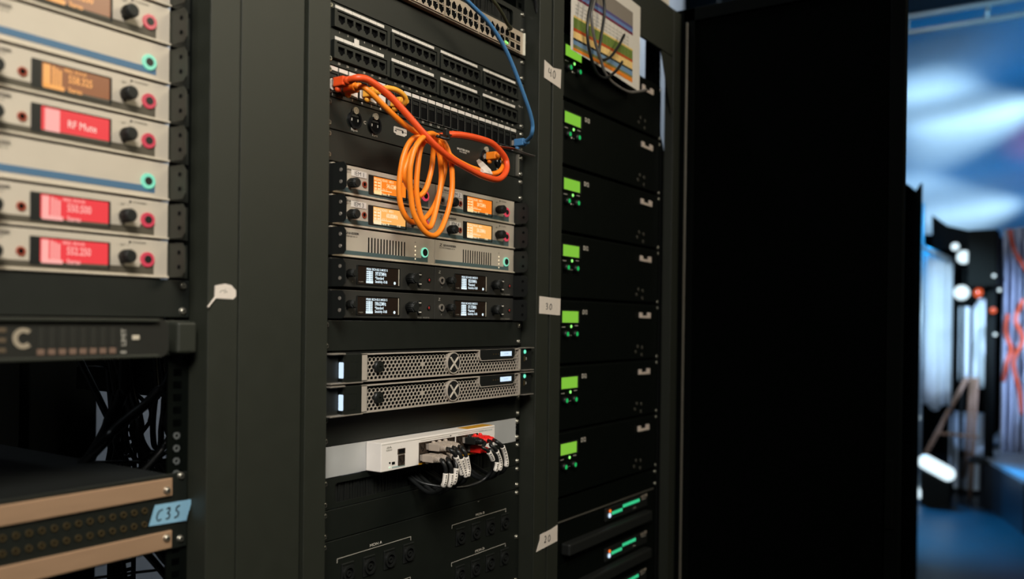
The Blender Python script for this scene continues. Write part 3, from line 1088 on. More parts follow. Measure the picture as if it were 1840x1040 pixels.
num = MB()
for row in range(2):
    zb = (1 - row) * 0.985 * U
    for g in range(4):
        x0 = -0.0020 + g * 0.1182
        q = MB()
        q.holed(rect(x0, x0 + 0.1145, zb + 0.215 * U, zb + 0.785 * U), [rect(x0 + 0.0052, x0 + 0.1083, zb + 0.265 * U, zb + 0.735 * U)], -0.0060, 0.0, PANEL, PANEL, -0.0006, back=True)
        mo = q.build('port_module', pp)
        for c in range(6):
            proto('pport', pport, 'port', mo, (x0 + 0.0148 + c * 0.0168, -0.0037, zb + 0.48 * U))
        s = MB()
        for c in range(6):
            xs = x0 + 0.0060 + c * 0.01685
            s.box(xs + 0.0003, xs + 0.0160, -0.0012, 0.0002, zb + 0.82 * U, zb + 0.935 * U, WHITEP)
        s.build('label_strip', pp)
        for c in range(6):
            num.text(str(row * 24 + g * 6 + c + 1), x0 + 0.0148 + c * 0.0168, zb + 0.115 * U, -0.0005, 0.0042, INK, 'c', 1.15, True)
num.text('Cat. 6', 0.4785, 0.995 * U, -0.0005, 0.0040, INK, 'c', 1.4)
num.build('numbering', pp)
MB().box(0.0415, 0.0505, -0.0022, -0.0012, 0.765 * U, 1.08 * U, WHITEP).build('white_tag', pp)
screws(pp, 2)

# keystone panel
kp = thing('keystone_patchbay', 'black keystone panel numbered 1 to 24 with plugged orange and yellow leads', 'patch panel', rz_(7, X2))
MB().box(-0.012, 0.4905, 0, 0.0025, 0.0006, U - 0.0006, PANEL, 0.0006).box(0.008, 0.46, 0.003, 0.014, -0.0016, 0.0022, MATTE).build('face', kp)  # includes an added backing strip against light leaks
LITEDGE = mat('lit_bay_edge_grey', rgb(78, 76, 70), 0.45)  # light caught on the bay edges, put into the colour


def mkbay():
    q = MB()
    q.holed(rect(-0.0088, 0.0088, 0.155 * U, 0.80 * U), [rect(-0.0078, 0.0070, 0.185 * U, 0.74 * U)], -0.0024, 0.0001, BLACK, HOLE, -0.0002, back=True)
    q.box(0.0074, 0.0082, -0.0026, -0.0021, 0.17 * U, 0.78 * U, LITEDGE)  # right and bottom edges painted lighter, as if lit
    q.box(-0.0078, 0.0078, -0.0026, -0.0021, 0.160 * U, 0.178 * U, LITEDGE)
    q.box(-0.0070, 0.0066, -0.0010, 0.0002, 0.60 * U, 0.72 * U, BLACK)
    return q


def mkjackface():
    q = MB()
    q.prism([(-0.0076, 0.22 * U), (0.0068, 0.20 * U), (0.0068, 0.50 * U), (-0.0050, 0.56 * U), (-0.0076, 0.50 * U)], -0.0030, -0.0004, WHITEP)
    q.box(-0.0040, 0.0036, -0.0032, -0.0029, 0.34 * U, 0.345 * U, BINK)
    q.box(-0.0040, 0.0030, -0.0032, -0.0029, 0.29 * U, 0.295 * U, BINK)
    return q


num = MB()
strip = MB()
for i in range(24):
    x = 0.0016 + i * 0.0197
    strip.box(x - 0.0082, x + 0.0082, -0.0012, 0.0002, 0.845 * U, 0.965 * U, WHITEP)
    num.text(str(i + 1), x - 0.0012, 0.105 * U, -0.0005, 0.0060, INK, 'c', 1.05, True)
    proto('bay', mkbay, 'keystone_bay', kp, (x, 0, 0))
    if i in (0, 1, 2, 3, 4, 5):
        proto('jackface', mkjackface, 'jack_insert', kp, (x, 0, 0), 'white jack insert')
strip.build('label_strip', kp)
num.build('numbering', kp)
screws(kp, 1)

# connector panel below
ip = thing('connector_panel', 'black connector panel with round network sockets and a white sticker', 'panel', rz_(6, X2))
MB().box(-0.012, 0.4905, 0, 0.0025, 0.0006, U - 0.0006, PANEL, 0.0006).box(0.008, 0.46, 0.003, 0.014, -0.0016, 0.0022, MATTE).build('face', ip)  # backing strip added behind the lower seam to keep light out


def mkether():
    q = MB()
    q.ring((0, -0.001), 0.0100, 0.0128, -0.0036, 0, mat('glossy_black_ring', (0.008, 0.008, 0.009, 1), 0.22), 30)
    q.cyl((0, -0.0012, -0.001), (0, 0, -0.001), 0.0102, HOLE, seg=28)
    q.box(-0.0068, 0.0068, -0.0022, -0.0010, 0.0030, 0.0060, BLACK)
    q.box(-0.0070, -0.0058, -0.0020, -0.0012, -0.0032, 0.0006, INK)
    q.box(0.0054, 0.0066, -0.0020, -0.0012, -0.0032, 0.0006, INK)
    q.prism(disc(0, 0.0120, 0.0050, 16), -0.0042, -0.0010, mat('latch_ivory', rgb(192, 180, 156), 0.4, 0.3))
    q.ring((0, 0.0120), 0.0024, 0.0032, -0.0046, -0.004, DIMINK, 14)
    return q


for x in (0.0445, 0.0862, 0.3680, 0.4090):
    proto('ether', mkether, 'network_socket', ip, (x, 0, 0.50 * U))
g = MB()
g.text('C', 0.0660, 0.49 * U, -0.0005, 0.0064, INK, 'c', 1.2, True)
g.text('Input', 0.0447, 0.15 * U, -0.0005, 0.0052, INK, 'c', 1.2, True)
g.text('Thru', 0.0868, 0.16 * U, -0.0005, 0.0052, INK, 'c', 1.2, True)
g.text('SPLITTER BOX', 0.3045, 0.51 * U, -0.0005, 0.0044, INK, 'c', 1.25, True)
g.text('PRO SERIES', 0.3035, 0.42 * U, -0.0005, 0.0032, INK, 'c', 1.25)
g.text('Thru', 0.4090, 0.13 * U, -0.0005, 0.0052, INK, 'c', 1.2, True)
g.build('lettering', ip)
b = MB()
b.prism(rrect(0.1290, 0.1585, 0.425 * U, 0.655 * U, 0.0022), -0.0008, 0.0, WHITEP)
b.box(0.1340, 0.1545, -0.0008, 0.0, 0.385 * U, 0.43 * U, WHITEP)
so = b.build('sticker', ip)
b = MB()
b.box(0.1320, 0.1500, -0.0010, -0.0008, 0.555 * U, 0.58 * U, BINK)
b.box(0.1310, 0.1350, -0.0010, -0.0008, 0.49 * U, 0.525 * U, BINK)
b.prism(disc(0.1490, 0.52 * U, 0.0022, 10), -0.0010, -0.0008, BINK)
b.box(0.1520, 0.1575, -0.0010, -0.0008, 0.51 * U, 0.53 * U, BINK)
b.build('sticker_print', so)
MB().box(0.4640, 0.4690, -0.006, 0.0, 0.05 * U, 0.95 * U, mat('satin_edge', rgb(120, 116, 106), 0.35, 0.5), 0.0006).build('panel_edge', ip)
screws(ip, 1)

blank(5, X2, 'black blank panel above the IEM 1 and IEM 2 units')
blank(-1, X2, 'black blank panel between the charcoal receivers and the two servers')


# servers with honeycomb front
def hexgrid(b, x0, x1, z0, z1, px, pz, m, y0, y1, skip):
    i = b.mi(m)
    nc = int((x1 - x0) / px)
    nr = int((z1 - z0) / pz)
    rr = px * 0.40
    for r in range(nr):
        for c in range(nc + 1):
            cx = x0 + px * (c + (0.5 if r % 2 else 0.0)) + px * 0.25
            cz = z0 + pz * (r + 0.5)
            if cx < x0 or cx > x1 - px * 0.3:
                continue
            O = [(cx, cz + pz * 0.667), (cx - px / 2, cz + pz * 0.333), (cx - px / 2, cz - pz * 0.333), (cx, cz - pz * 0.667), (cx + px / 2, cz - pz * 0.333), (cx + px / 2, cz + pz * 0.333)]
            O = [(min(max(a, x0), x1), min(max(c_, z0), z1)) for a, c_ in O]
            if skip(cx, cz):
                if skip(cx, cz) == 1:
                    b.face([b.bm.verts.new((p[0], y0, p[1])) for p in O], i)
                continue
            n = len(O)
            I = []
            for p in O:
                dx, dz = p[0] - cx, p[1] - cz
                I.append((cx + dx * 0.80, cz + dz * 0.80))
            vo = [b.bm.verts.new((p[0], y0, p[1])) for p in O]
            vi = [b.bm.verts.new((p[0], y0, p[1])) for p in I]
            vb = [b.bm.verts.new((p[0], y1, p[1])) for p in I]
            for j in range(n):
                k = (j + 1) % n
                b.face([vo[j], vo[k], vi[k], vi[j]], i)
                b.face([vi[j], vi[k], vb[k], vb[j]], i)


def server(k, label):
    t = thing('server', label, 'server', rz_(k, X2, -0.030), 'honeycomb-front servers')
    MB().box(0.005, 0.470, 0.012, 0.68, 0.002, 0.0425, BLACK).build('chassis', t)
    MB().box(0.0345, 0.4425, 0.006, 0.012, 0.003, 0.0420, HOLE).build('backing', t)
    b = MB()
    z0, z1 = 0.0025, 0.0412

    def skip(x, z):
        if (x - 0.2435) ** 2 + (z - 0.0218) ** 2 < 0.0172 ** 2:
            return 2
        if 0.316 < x < 0.424 and z > 0.0215:
            return 2
        if (x - 0.066) ** 2 + (z - 0.0225) ** 2 < 0.0090 ** 2:
            return 2
        for sx in (0.088, 0.148, 0.168):
            if abs(x - sx) < 0.0035 and abs(z - 0.022) < 0.003:
                return 1
        return 0
    hexgrid(b, 0.0445, 0.4385, z0 + 0.001, z1 - 0.001, 0.0084, 0.00535, GRILLE, -0.0002, 0.0010, skip)
    b.box(0.0335, 0.0450, -0.0006, 0.006, z0, z1, GRILLE)
    b.box(0.0340, 0.4425, -0.0006, 0.006, z0 - 0.0008, z0 + 0.0014, GRILLE)
    b.box(0.0340, 0.4425, -0.0006, 0.006, z1 - 0.0014, z1 + 0.0004, GRILLE)
    b.box(0.4375, 0.4425, -0.0006, 0.006, z0, z1, GRILLE)
    b.build('grille', t)
    # emblem: dark disc in a rim with an X of two bars
    b = MB()
    b.prism(disc(0.2435, 0.0218, 0.0170, 32), -0.0022, 0.004, mat('emblem_dark', (0.012, 0.012, 0.012, 1), 0.4))
    b.ring((0.2435, 0.0218), 0.0156, 0.0172, -0.0028, 0.004, GRILLE, 36)
    cx, cz = 0.2435, 0.0218

    def bar(x0, z0_, x1, z1_, w, m_, y):
        d = Vector((x1 - x0, z1_ - z0_)).normalized()
        n = Vector((-d.y, d.x)) * w
        b.prism([(cx + x0 + n.x, cz + z0_ + n.y), (cx + x1 + n.x, cz + z1_ + n.y), (cx + x1 - n.x, cz + z1_ - n.y), (cx + x0 - n.x, cz + z0_ - n.y)], y, y + 0.0008, m_)
    XI = mat('emblem_ivory_bright', rgb(216, 206, 192), 0.45)
    bar(-0.0098, -0.0105, 0.0108, 0.0088, 0.0015, XI, -0.0034)
    for o in (-0.0013, 0.0013):
        bar(-0.0098 + o, 0.0096, 0.0090 + o, -0.0105, 0.0006, XI, -0.0038)
    b.build('emblem', t)
    # status display in its notch
    b = MB()
    b.prism([(0.3150, z1 + 0.0004), (0.3150, 0.0285), (0.3200, 0.0222), (0.4180, 0.0222), (0.4250, 0.0290), (0.4250, z1 + 0.0004)], -0.0010, 0.006, GRILLE)
    b.prism([(0.3175, z1 + 0.0002), (0.3175, 0.0292), (0.3215, 0.0240), (0.4165, 0.0240), (0.4228, 0.0300), (0.4228, z1 + 0.0002)], -0.0016, 0.0, MATTE)
    dp = b.build('display_panel', t)
    MB().box(0.3770, 0.4110, -0.0022, -0.0015, 0.0292, 0.0372, G_LED).build('screen', dp)
    b = MB()
    b.text('SYSTEM', 0.394, 0.0332, -0.0024, 0.0034, mat('screen_grey', rgb(140, 165, 190), 0.5), 'c', 1.2)
    for x in (0.3560, 0.3630, 0.3700):
        b.prism(disc(x, 0.0330, 0.0013, 8), -0.0020, -0.0014, BRASS)
    b.build('display_marks', dp)
    # lock knob
    b = MB()
    b.cyl((0.066, 0.004, 0.0225), (0.066, -0.006, 0.0225), 0.0082, BLACK, seg=22)
    b.cyl((0.066, -0.006, 0.0225), (0.066, -0.0066, 0.0225), 0.0060, PANEL, seg=18)
    b.box(0.0640, 0.0680, -0.0070, -0.0064, 0.0215, 0.0235, HOLE)
    b.build('lock', t)
    # left handle block with light bar
    b = MB()
    b.box(-0.0030, 0.0340, -0.001, 0.010, 0.0020, 0.0418, PANEL, 0.0006)
    b.holed(rect(0.0060, 0.0245, 0.0085, 0.0310), [rect(0.0066, 0.0239, 0.0091, 0.0304)], -0.0014, -0.001, PANEL, PANEL, -0.0011)
    b.box(-0.0300, -0.0080, 0.004, 0.012, 0.0030, 0.0410, BLACK)
    b.build('handle_block', t)
    for z in (0.0008, 0.0412):
        MB().box(-0.0310, -0.0030, -0.006, 0.010, z, z + 0.0022, SILVER, 0.0006).build('trim_bar', t)
        MB().box(0.4500, 0.4830, -0.004, 0.010, z, z + 0.0018, SILVER, 0.0005).build('trim_bar', t)
    MB().box(-0.0030, 0.0345, -0.003, 0.006, 0.0006, 0.0022, SILVER, 0.0004).build('trim_bar', t)
    MB().prism(rrect(-0.0066, -0.0034, 0.0085, 0.0305, 0.0015), -0.0020, 0.004, G_LED).build('light_bar', t)
    b = MB()
    b.box(0.4430, 0.4840, 0.002, 0.012, 0.0028, 0.0412, BLACK, 0.0008)
    b.build('rack_ear', t)
    proto('mintled', lambda: MB().ball((0, 0, 0), 0.0036, glow('mint_led', rgb(110, 236, 196), 1.2), sy=0.5, seg=12), 'power_led', t, (0.4600, 0.0015, 0.0350))
    b = MB()
    b.box(0.4570, 0.4600, 0.0008, 0.002, 0.0180, 0.0270, BRASS)
    b.box(0.4640, 0.4650, 0.0008, 0.002, 0.0200, 0.0250, DIMINK)
    b.build('usb_port', t)
    return t


server(-2, 'honeycomb-front server with X emblem, upper of the pair')
server(-3, 'honeycomb-front server with X emblem, lower of the pair')
blank(-4, X2, 'black blank panel between the lower server and the cream router')

# router on a galvanised plate
MBR = thing('mounting_plate', 'bare galvanised mounting plate behind the cream router', 'plate', rz_(-5, X2))
MB().box(-0.012, 0.4760, 0.0, 0.002, 0.0006, U - 0.0006, STEEL, 0.0004).build('sheet', MBR)
screws(MBR, 1, x=0.4800, left=False)
ro = thing('router', 'cream-white network router with grey and red plugged cables', 'router', rz_(-5, X2, -0.030))
b = MB()
b.box(0.0765, 0.3648, 0.0, 0.0295, 0.0010, 0.0436, ROUTER, 0.0010)
b.box(0.0775, 0.3638, -0.0003, 0.001, 0.0405, 0.0409, DIMINK)
b.build('housing', ro)
b = MB()
b.box(0.1612, 0.2505, -0.0006, 0.0005, 0.0012, 0.0040, YELLOWP)
b.box(0.2545, 0.3400, -0.0006, 0.0005, 0.0012, 0.0040, YELLOWP)
b.box(0.2900, 0.3600, 0.002, 0.024, 0.0434, 0.0441, YELLOWP)
b.build('yellow_stripe', ro)


def mkrport():
    q = MB()
    q.holed(rect(-0.0072, 0.0072, -0.0078, 0.0078), [port_pts(0.0120, 0.0125, False)], -0.0012, 0.0001, mat('port_frame', rgb(74, 62, 52), 0.4, 0.4), HOLE, 0.0001, back=True)
    return q


for c in range(6):
    for z in (0.0275, 0.0120):
        proto('rport', mkrport, 'port', ro, (0.1685 + c * 0.0149, -0.0002, z))
for c in range(4):
    for z in (0.0275, 0.0120):
        proto('rport', None, 'port', ro, (0.2620 + c * 0.0149, -0.0002, z))
proto('rport', None, 'console_port', ro, (0.1205, -0.0002, 0.0140))
b = MB()
b.holed(rect(0.1125, 0.1285, 0.0232, 0.0312), [rect(0.1140, 0.1270, 0.0242, 0.0302)], -0.0012, 0.0001, mat('port_frame', rgb(120, 100, 84)), HOLE, -0.0002, back=True)
b.build('usb_port', ro)
b = MB()
b.prism(rrect(0.1000, 0.1062, 0.0095, 0.0135, 0.0008), -0.0006, 0.0004, HOLE)
b.build('console_socket', ro)
MB().prism(disc(0.0950, 0.0128, 0.0014, 12), -0.0008, 0.0003, HOLE).build('mode_button', ro)
MB().prism(disc(0.0947, 0.0062, 0.0015, 12), -0.0008, 0.0003, glow('pale_green_led', rgb(220, 246, 214), 0.9)).build('system_led', ro)
g = MB()
for i, h in enumerate((0.0012, 0.0022, 0.0034, 0.0022, 0.0012, 0.0022, 0.0034, 0.0022, 0.0012)):
    g.box(0.0882 + i * 0.00125, 0.0887 + i * 0.00125, -0.0005, 0.0004, 0.0345, 0.0345 + h, DIMINK)
g.text('CISCO', 0.0934, 0.0318, -0.0005, 0.0034, DIMINK, 'c', 1.25, True)
g.box(0.1000, 0.1290, -0.0005, 0.0004, 0.0042, 0.0066, mat('pale_teal_print', rgb(170, 188, 184), 0.6))
g.text('1', 0.1200, 0.0340, -0.0005, 0.0030, DIMINK)
g.text('Catalyst 2960-C Series', 0.3370, 0.0370, -0.0005, 0.0034, mat('teal_print', rgb(140, 170, 170), 0.6), 'c', 1.2)
g.box(0.1660, 0.2440, -0.0005, 0.0004, 0.0379, 0.0382, DIMINK)
g.box(0.2600, 0.3300, -0.0005, 0.0004, 0.0379, 0.0382, DIMINK)
g.prism(disc(0.2400, 0.0379, 0.0010, 8), -0.0008, 0.0004, BINK)
g.build('lettering', ro)


def plug_boot(col, up):
    """moulded plug with latch hump, pointing along -y from the port"""
    q = MB()
    q.box(-0.0055, 0.0055, -0.010, 0.0, -0.0045, 0.0045, mat('clear_plug', rgb(150, 140, 130), 0.25))
    q.box(-0.0062, 0.0062, -0.026, -0.005, -0.0058, 0.0058, col, 0.0012)
    q.cyl((0, -0.024, 0), (0, -0.037, 0), 0.0056, col, r1=0.0040, seg=14)
    for k in range(4):
        q.cyl((0, -0.0265 - k * 0.0026, 0), (0, -0.0277 - k * 0.0026, 0), 0.0058 - k * 0.0003, col, seg=14)
    s = 1 if up else -1
    q.ball((0, -0.0105, s * 0.0066), 0.0036, col, sx=0.9, sz=0.8, seg=12)
    return q


WIRES = [  # port x, row z, colour, visible path, label span
    (0.1685, 0.0120, 'g', [(.1499, -.085, -.2081), (.1499, -.09, -.2154), (.1521, -.09, -.2235), (.1512, -.09, -.2323), (.1486, -.09, -.2414)], (3, 5)),
    (0.1834, 0.0120, 'g', [(.1643, -.085, -.21), (.1644, -.09, -.2173), (.1664, -.09, -.2255), (.1657, -.09, -.2344), (.1637, -.09, -.2437)], (3, 5)),
    (0.1983, 0.0120, 'g', [(.1809, -.085, -.2121), (.1783, -.09, -.2192), (.1766, -.09, -.2292), (.1732, -.09, -.2411)], (2, 4)),
    (0.1834, 0.0275, 'g', [(.1695, -.085, -.1937), (.1742, -.09, -.2005), (.1819, -.09, -.2128), (.1887, -.09, -.224), (.1913, -.09, -.2335)], (2, 4)),
    (0.1983, 0.0275, 'g', [(.1862, -.085, -.1968), (.1883, -.09, -.2045), (.1942, -.09, -.2167), (.1988, -.09, -.2276), (.2003, -.09, -.2382)], (2, 4)),
    (0.2132, 0.0275, 'g', [(.1995, -.085, -.196), (.201, -.09, -.2038), (.2056, -.09, -.2159), (.2087, -.09, -.2267), (.2061, -.09, -.2379)], (2, 4)),
    (0.2769, 0.0275, 'k', [(.2555, -.083, -.1997), (.2619, -.088, -.2053), (.2686, -.09, -.2143), (.274, -.09, -.2222), (.2776, -.088, -.2313), (.2813, -.08, -.2447), (.2706, -.07, -.2576), (.237, -.065, -.2616), (.2112, -.055, -.2606), (.1925, -.04, -.2568), (.1801, -.02, -.2521)], (2, 3)),
    (0.3067, 0.0275, 'r', [(.29, -.085, -.1943), (.2979, -.09, -.2008), (.3057, -.09, -.2103), (.3125, -.09, -.2258), (.3117, -.09, -.2368)], (2, 4)),
    (0.2918, 0.0275, 'r', [(.2753, -.085, -.1987), (.2809, -.09, -.205), (.2897, -.09, -.2169), (.2953, -.09, -.2285), (.2923, -.09, -.2403)], (2, 4)),
    (0.2918, 0.0120, 'r', [(.2734, -.085, -.2057), (.2811, -.09, -.2146), (.2862, -.09, -.2237), (.2847, -.09, -.2332), (.2813, -.09, -.24)], (3, 4)),
]
WLAB = ['grey-booted network cable in the lower left port of the cream router', 'grey-booted network cable in the lower row, second from the router logo',
        'grey-booted network cable in the lower row, third from the router logo', 'grey-booted network cable in the upper row, first with a hump',
        'grey-booted network cable in the upper row, middle of three', 'grey-booted network cable in the upper row, nearest the red plugs',
        'black-booted network cable looping low under the cream router', 'red-booted network cable at the far right of the cream router',
        'red-booted network cable in the upper row beside the black plug', 'red-booted network cable in the lower row of the cream router']
for i, (px, pz, c, path, span) in enumerate(WIRES):
    bz = Z0 - 5 * U + pz
    t = thing('network_cable', WLAB[i], 'cable', (px, -0.0305, bz), 'cables plugged into the cream router')
    col = {'g': GREYC, 'r': REDC, 'k': BLACK}[c]
    plug_boot(col, pz > 0.02).build('plug', t, None)
    o = Vector((px, -0.0305, bz))
    pts = [(px, -0.063, bz), (px - 0.002, -0.074, bz - 0.001)] + [(p[0], p[1], p[2] + Z0) for p in path]
    last = Vector(pts[-1])
    if c != 'k':
        pts += [(last.x + 0.004, -0.078, last.z - 0.012), (last.x + 0.016, -0.045, last.z - 0.020), (last.x + 0.024, 0.004, Z0 - 5.45 * U)]
    else:
        pts += [(last.x - 0.003, 0.004, Z0 - 5.45 * U)]
    loc = [tuple(Vector(p) - o) for p in pts]
    MB().tube(loc, 0.0031 if c != 'k' else 0.0027, RUBBER, seg=10, n=6).build('lead', t)
    S = spline(loc, 6)
    a, e = (span[0] + 2) * 6 - 4, (span[1] + 2) * 6 + 1
    if i < 3:
        a, e = (span[0] + 1) * 6 + 2, (span[1] + 1) * 6 + 3
    seg = S[max(0, a):e]
    lb = MB().tube([tuple(p) for p in seg], 0.0041, WHITEP, seg=10, smooth=False).build('label_wrap', t)
    q = MB()
    for j in range(2, len(seg) - 2, 2):
        d = (seg[j + 1] - seg[j]).normalized()
        p = seg[j] + Vector((-0.0022, -0.0037, 0))
        q.box(p.x - 0.0012, p.x + 0.0012, p.y - 0.0003, p.y + 0.0003, p.z - 0.0007, p.z + 0.0007, BINK)
    q.build('label_print', lb)

brush_panel(-6, X2, 'black brush panel directly under the cream router')
blank(-7, X2, 'black blank panel under the lower brush panel')

# loudspeaker connector panel
sp = thing('speaker_panel', 'black panel of round loudspeaker sockets marked MON A to MON D', 'panel', rz_(-11, X2))
MB().box(-0.012, 0.4905, 0, 0.0025, 0.0006, 4 * U - 0.0006, PANEL, 0.0006).box(0.008, 0.46, 0.003, 0.014, -0.0016, 0.0022, MATTE).build('face', sp)  # unseen matte strip added to close the light gap underneath


def mkspeakon():
    q = MB()
    q.box(-0.0125, 0.0125, -0.0020, 0.0, -0.0150, 0.0150, BLACK, 0.001)
    q.ring((0, -0.001), 0.0082, 0.0112, -0.0052, -0.001, BLACK, 26)
    q.cyl((0, -0.0022, -0.001), (0, -0.0018, -0.001), 0.0082, HOLE, seg=22)
    q.ring((0, -0.001), 0.0024, 0.0046, -0.0048, -0.001, BLACK, 20)
    q.box(-0.0015, 0.0015, -0.0050, -0.002, 0.0072, 0.0084, BLACK)
    q.box(-0.0110, 0.0110, -0.0030, -0.0019, 0.0125, 0.0140, PANEL)
    return q


g = MB()
for nm, x0, z, xs, zl in (('MON A', 0.0195, 2.83, (0.0405, 0.0850, 0.1295, 0.1740), 3.355), ('MON B', 0.2850, 2.80, (0.3085, 0.3525, 0.3965, 0.4420), 3.305),
                          ('MON C', 0.0195, 1.40, (0.0405, 0.0850, 0.1295, 0.1740), 1.92), ('MON D', 0.2850, 1.36, (0.3085, 0.3525, 0.3965, 0.4420), 1.885)):
    for x in xs:
        proto('speakon', mkspeakon, 'speaker_socket', sp, (x, 0, z * U))
    w = 0.161
    g.box(x0, x0 + w, -0.0006, 0.0, zl * U, zl * U + 0.0010, DIMINK)
    g.box(x0, x0 + 0.0010, -0.0006, 0.0, zl * U - 0.0055, zl * U, DIMINK)
    g.box(x0 + w - 0.001, x0 + w, -0.0006, 0.0, zl * U - 0.0055, zl * U, DIMINK)
    g.text(nm, x0 + w / 2, zl * U + 0.0058, -0.0006, 0.0060, INK, 'c', 1.35)
g.box(0.3580, 0.3625, -0.0006, 0.0, 3.93 * U, 3.945 * U, DIMINK)
g.build('lettering', sp)
screws(sp, 4, n=3)

# ------------------------------------------------------------------ cables in front of the middle rack
RELZ = lambda L: [(p[0], p[1], p[2] + Z0) for p in L]


def cable(name, label, pts, r, m, plugs=(), group='patch leads in front of the middle rack', seg=12, n=6):
    o = Vector((pts[0][0], pts[0][1], pts[0][2] + Z0))
    t = thing(name, label, 'cable', tuple(o), group)
    loc = [tuple(Vector(p) - o) for p in RELZ(pts)]
    MB().tube(loc, r, m, seg=seg, n=n).build('jacket', t)
    for end in plugs:
        q = MB()
        P = Vector(loc[0]) if end == 0 else Vector(loc[-1])
        Q = Vector(loc[1]) if end == 0 else Vector(loc[-2])
        d = Vector((0, -1, 0))
        q.box(P.x - 0.0055, P.x + 0.0055, P.y - 0.010, P.y + 0.001, P.z - 0.0045, P.z + 0.0045, mat('clear_plug', rgb(150, 140, 130), 0.25))
        q.box(P.x - 0.0064, P.x + 0.0064, P.y - 0.026, P.y - 0.006, P.z - 0.0066, P.z + 0.0066, m, 0.0016)
        q.cyl((P.x, P.y - 0.024, P.z), tuple(P + Vector((0, -0.034, 0))), 0.0060, m, r1=r * 1.15, seg=14)
        q.ball((P.x, P.y - 0.010, P.z - 0.0088), 0.0046, m, seg=12)
        q.build('plug', t)
    return t


RED = [(0.0018, 0.0, 0.3300), (0.0016, -0.018, 0.3300), (0.0010, -0.032, 0.3298), (0.0010, -0.046, 0.3308), (0.0110, -0.052, .3316), (.0259, -.055, .328), (.0526, -.06, .3164), (.0771, -.07, .2951), (.0987, -.08, .2736), (.1259, -.085, .2562), (.1592, -.085, .2446),
       (.2038, -.085, .2357), (.248, -.085, .2294), (.2937, -.08, .232), (.3233, -.075, .2486), (.3319, -.07, .268), (.3185, -.07, .2797), (.291, -.07, .2905), (.2554, -.07, .2921), (.2182, -.068, .2907), (.1896, -.065, .2874), (.1754, -.06, .2828),
       (.160, -.052, .2790), (.150, -.048, .272)]
LE = [(.1555, -.048, .262), (.1720, -.048, .250), (.1800, -.048, .225), (.1760, -.046, .195), (.1620, -.045, .170), (.1480, -.044, .158)]
cable('patch_cable', 'red-orange patch lead from the first keystone bay, looping around the tie', RED, 0.0050, REDOR, (0,))

ORS = [(.0213, 0, .3262), (.0212, -.018, .3262), (.0208, -.033, .3250), (.0190, -.044, .3222), (.0255, -.050, .3155), (.0468, -.055, .3017), (.073, -.058, .2878), (.0975, -.06, .2788), (.1189, -.06, .2756)]
LA = [(.1298, -.06, .2783), (.1043, -.058, .2647), (.0897, -.056, .2411), (.0839, -.054, .2128), (.0842, -.052, .1855), (.0907, -.052, .1619), (.1061, -.052, .1471), (.1261, -.05, .1469), (.1468, -.05, .1549), (.1679, -.05, .176), (.1811, -.05, .2018), (.1891, -.052, .2322), (.1864, -.055, .2506), (.1755, -.06, .2689)]
LC = [(.1413, -.07, .2752), (.1232, -.072, .2683), (.1105, -.07, .2531), (.1059, -.068, .2231), (.1063, -.066, .1906), (.1131, -.066, .1619), (.1226, -.068, .1431), (.1355, -.066, .1386), (.147, -.064, .1491), (.161, -.062, .1812), (.1685, -.062, .2163), (.1627, -.064, .2442), (.1518, -.066, .2641)]
LB = [(.1351, -.075, .2751), (.1109, -.08, .2701), (.0862, -.082, .2508), (.0768, -.08, .2239), (.0771, -.078, .2018), (.0823, -.076, .1786), (.0876, -.076, .1568), (.0979, -.078, .14), (.1135, -.08, .1276), (.1317, -.08, .126), (.1486, -.078, .136), (.1629, -.076, .1552), (.1721, -.076, .1766), (.1777, -.076, .2028), (.176, -.076, .2333), (.1693, -.076, .2526), (.1603, -.072, .27)]
LD = [(.1470, -.064, .2790), (.1327, -.062, .2728), (.1072, -.06, .2519), (.0902, -.06, .2262), (.0879, -.058, .2098), (.0979, -.056, .1968), (.1119, -.056, .1855), (.1259, -.056, .1857), (.1401, -.056, .1984), (.1515, -.056, .2262), (.1531, -.058, .2499), (.1500, -.062, .2641), (.1541, -.066, .2700)]
ORE = [(.1627, -.068, .2658), (.1853, -.07, .2507), (.2257, -.07, .2433), (.2557, -.07, .2417), (.2897, -.068, .2416), (.315, -.066, .2483), (.3337, -.062, .2609), (.3435, -.056, .2730), (.3520, -.050, .2820), (.3640, -.042, .2868), (.3680, -.030, .2880), (.3680, -.015, .2884), (.3680, 0.0, .2884)]
oc = cable('patch_cable', 'bright orange lead coiled in long loops and hanging over the IEM units', ORS + LA + LC + LB + LD + ORE, 0.0041, ORANGE, (0, 1))
o0 = Vector((0.0213, 0, .3262 + Z0))
b = MB()
fl = [(.238, .2536), (.2485, .2562), (.2749, .2487), (.2767, .2381), (.2535, .2374), (.2518, .2469)]
i_ = b.mi(TAPEM)
S_ = [((.2370, .2530), (.2440, .2568)), ((.2455, .2490), (.2580, .2556)), ((.2530, .2452), (.2690, .2515)), ((.2545, .2400), (.2765, .2455)), ((.2545, .2368), (.2770, .2376))]
va = [[b.bm.verts.new(Vector((p[0], -0.078 + 0.004 * math.sin(j), p[1] + Z0)) - o0) for p in row] for j, row in enumerate(S_)]
for A, B in zip(va, va[1:]):
    b.face([A[0], A[1], B[1], B[0]], i_)
b.tube([tuple(Vector((.2530, -.0745, .2384 + Z0)) - o0), tuple(Vector((.2765, -.0745, .2376 + Z0)) - o0)], 0.0056, TAPEM, seg=12, smooth=False)
fo = b.build('tape_flag', oc)
sm = fo.modifiers.new('thickness', 'SOLIDIFY')
sm.thickness = 0.0006

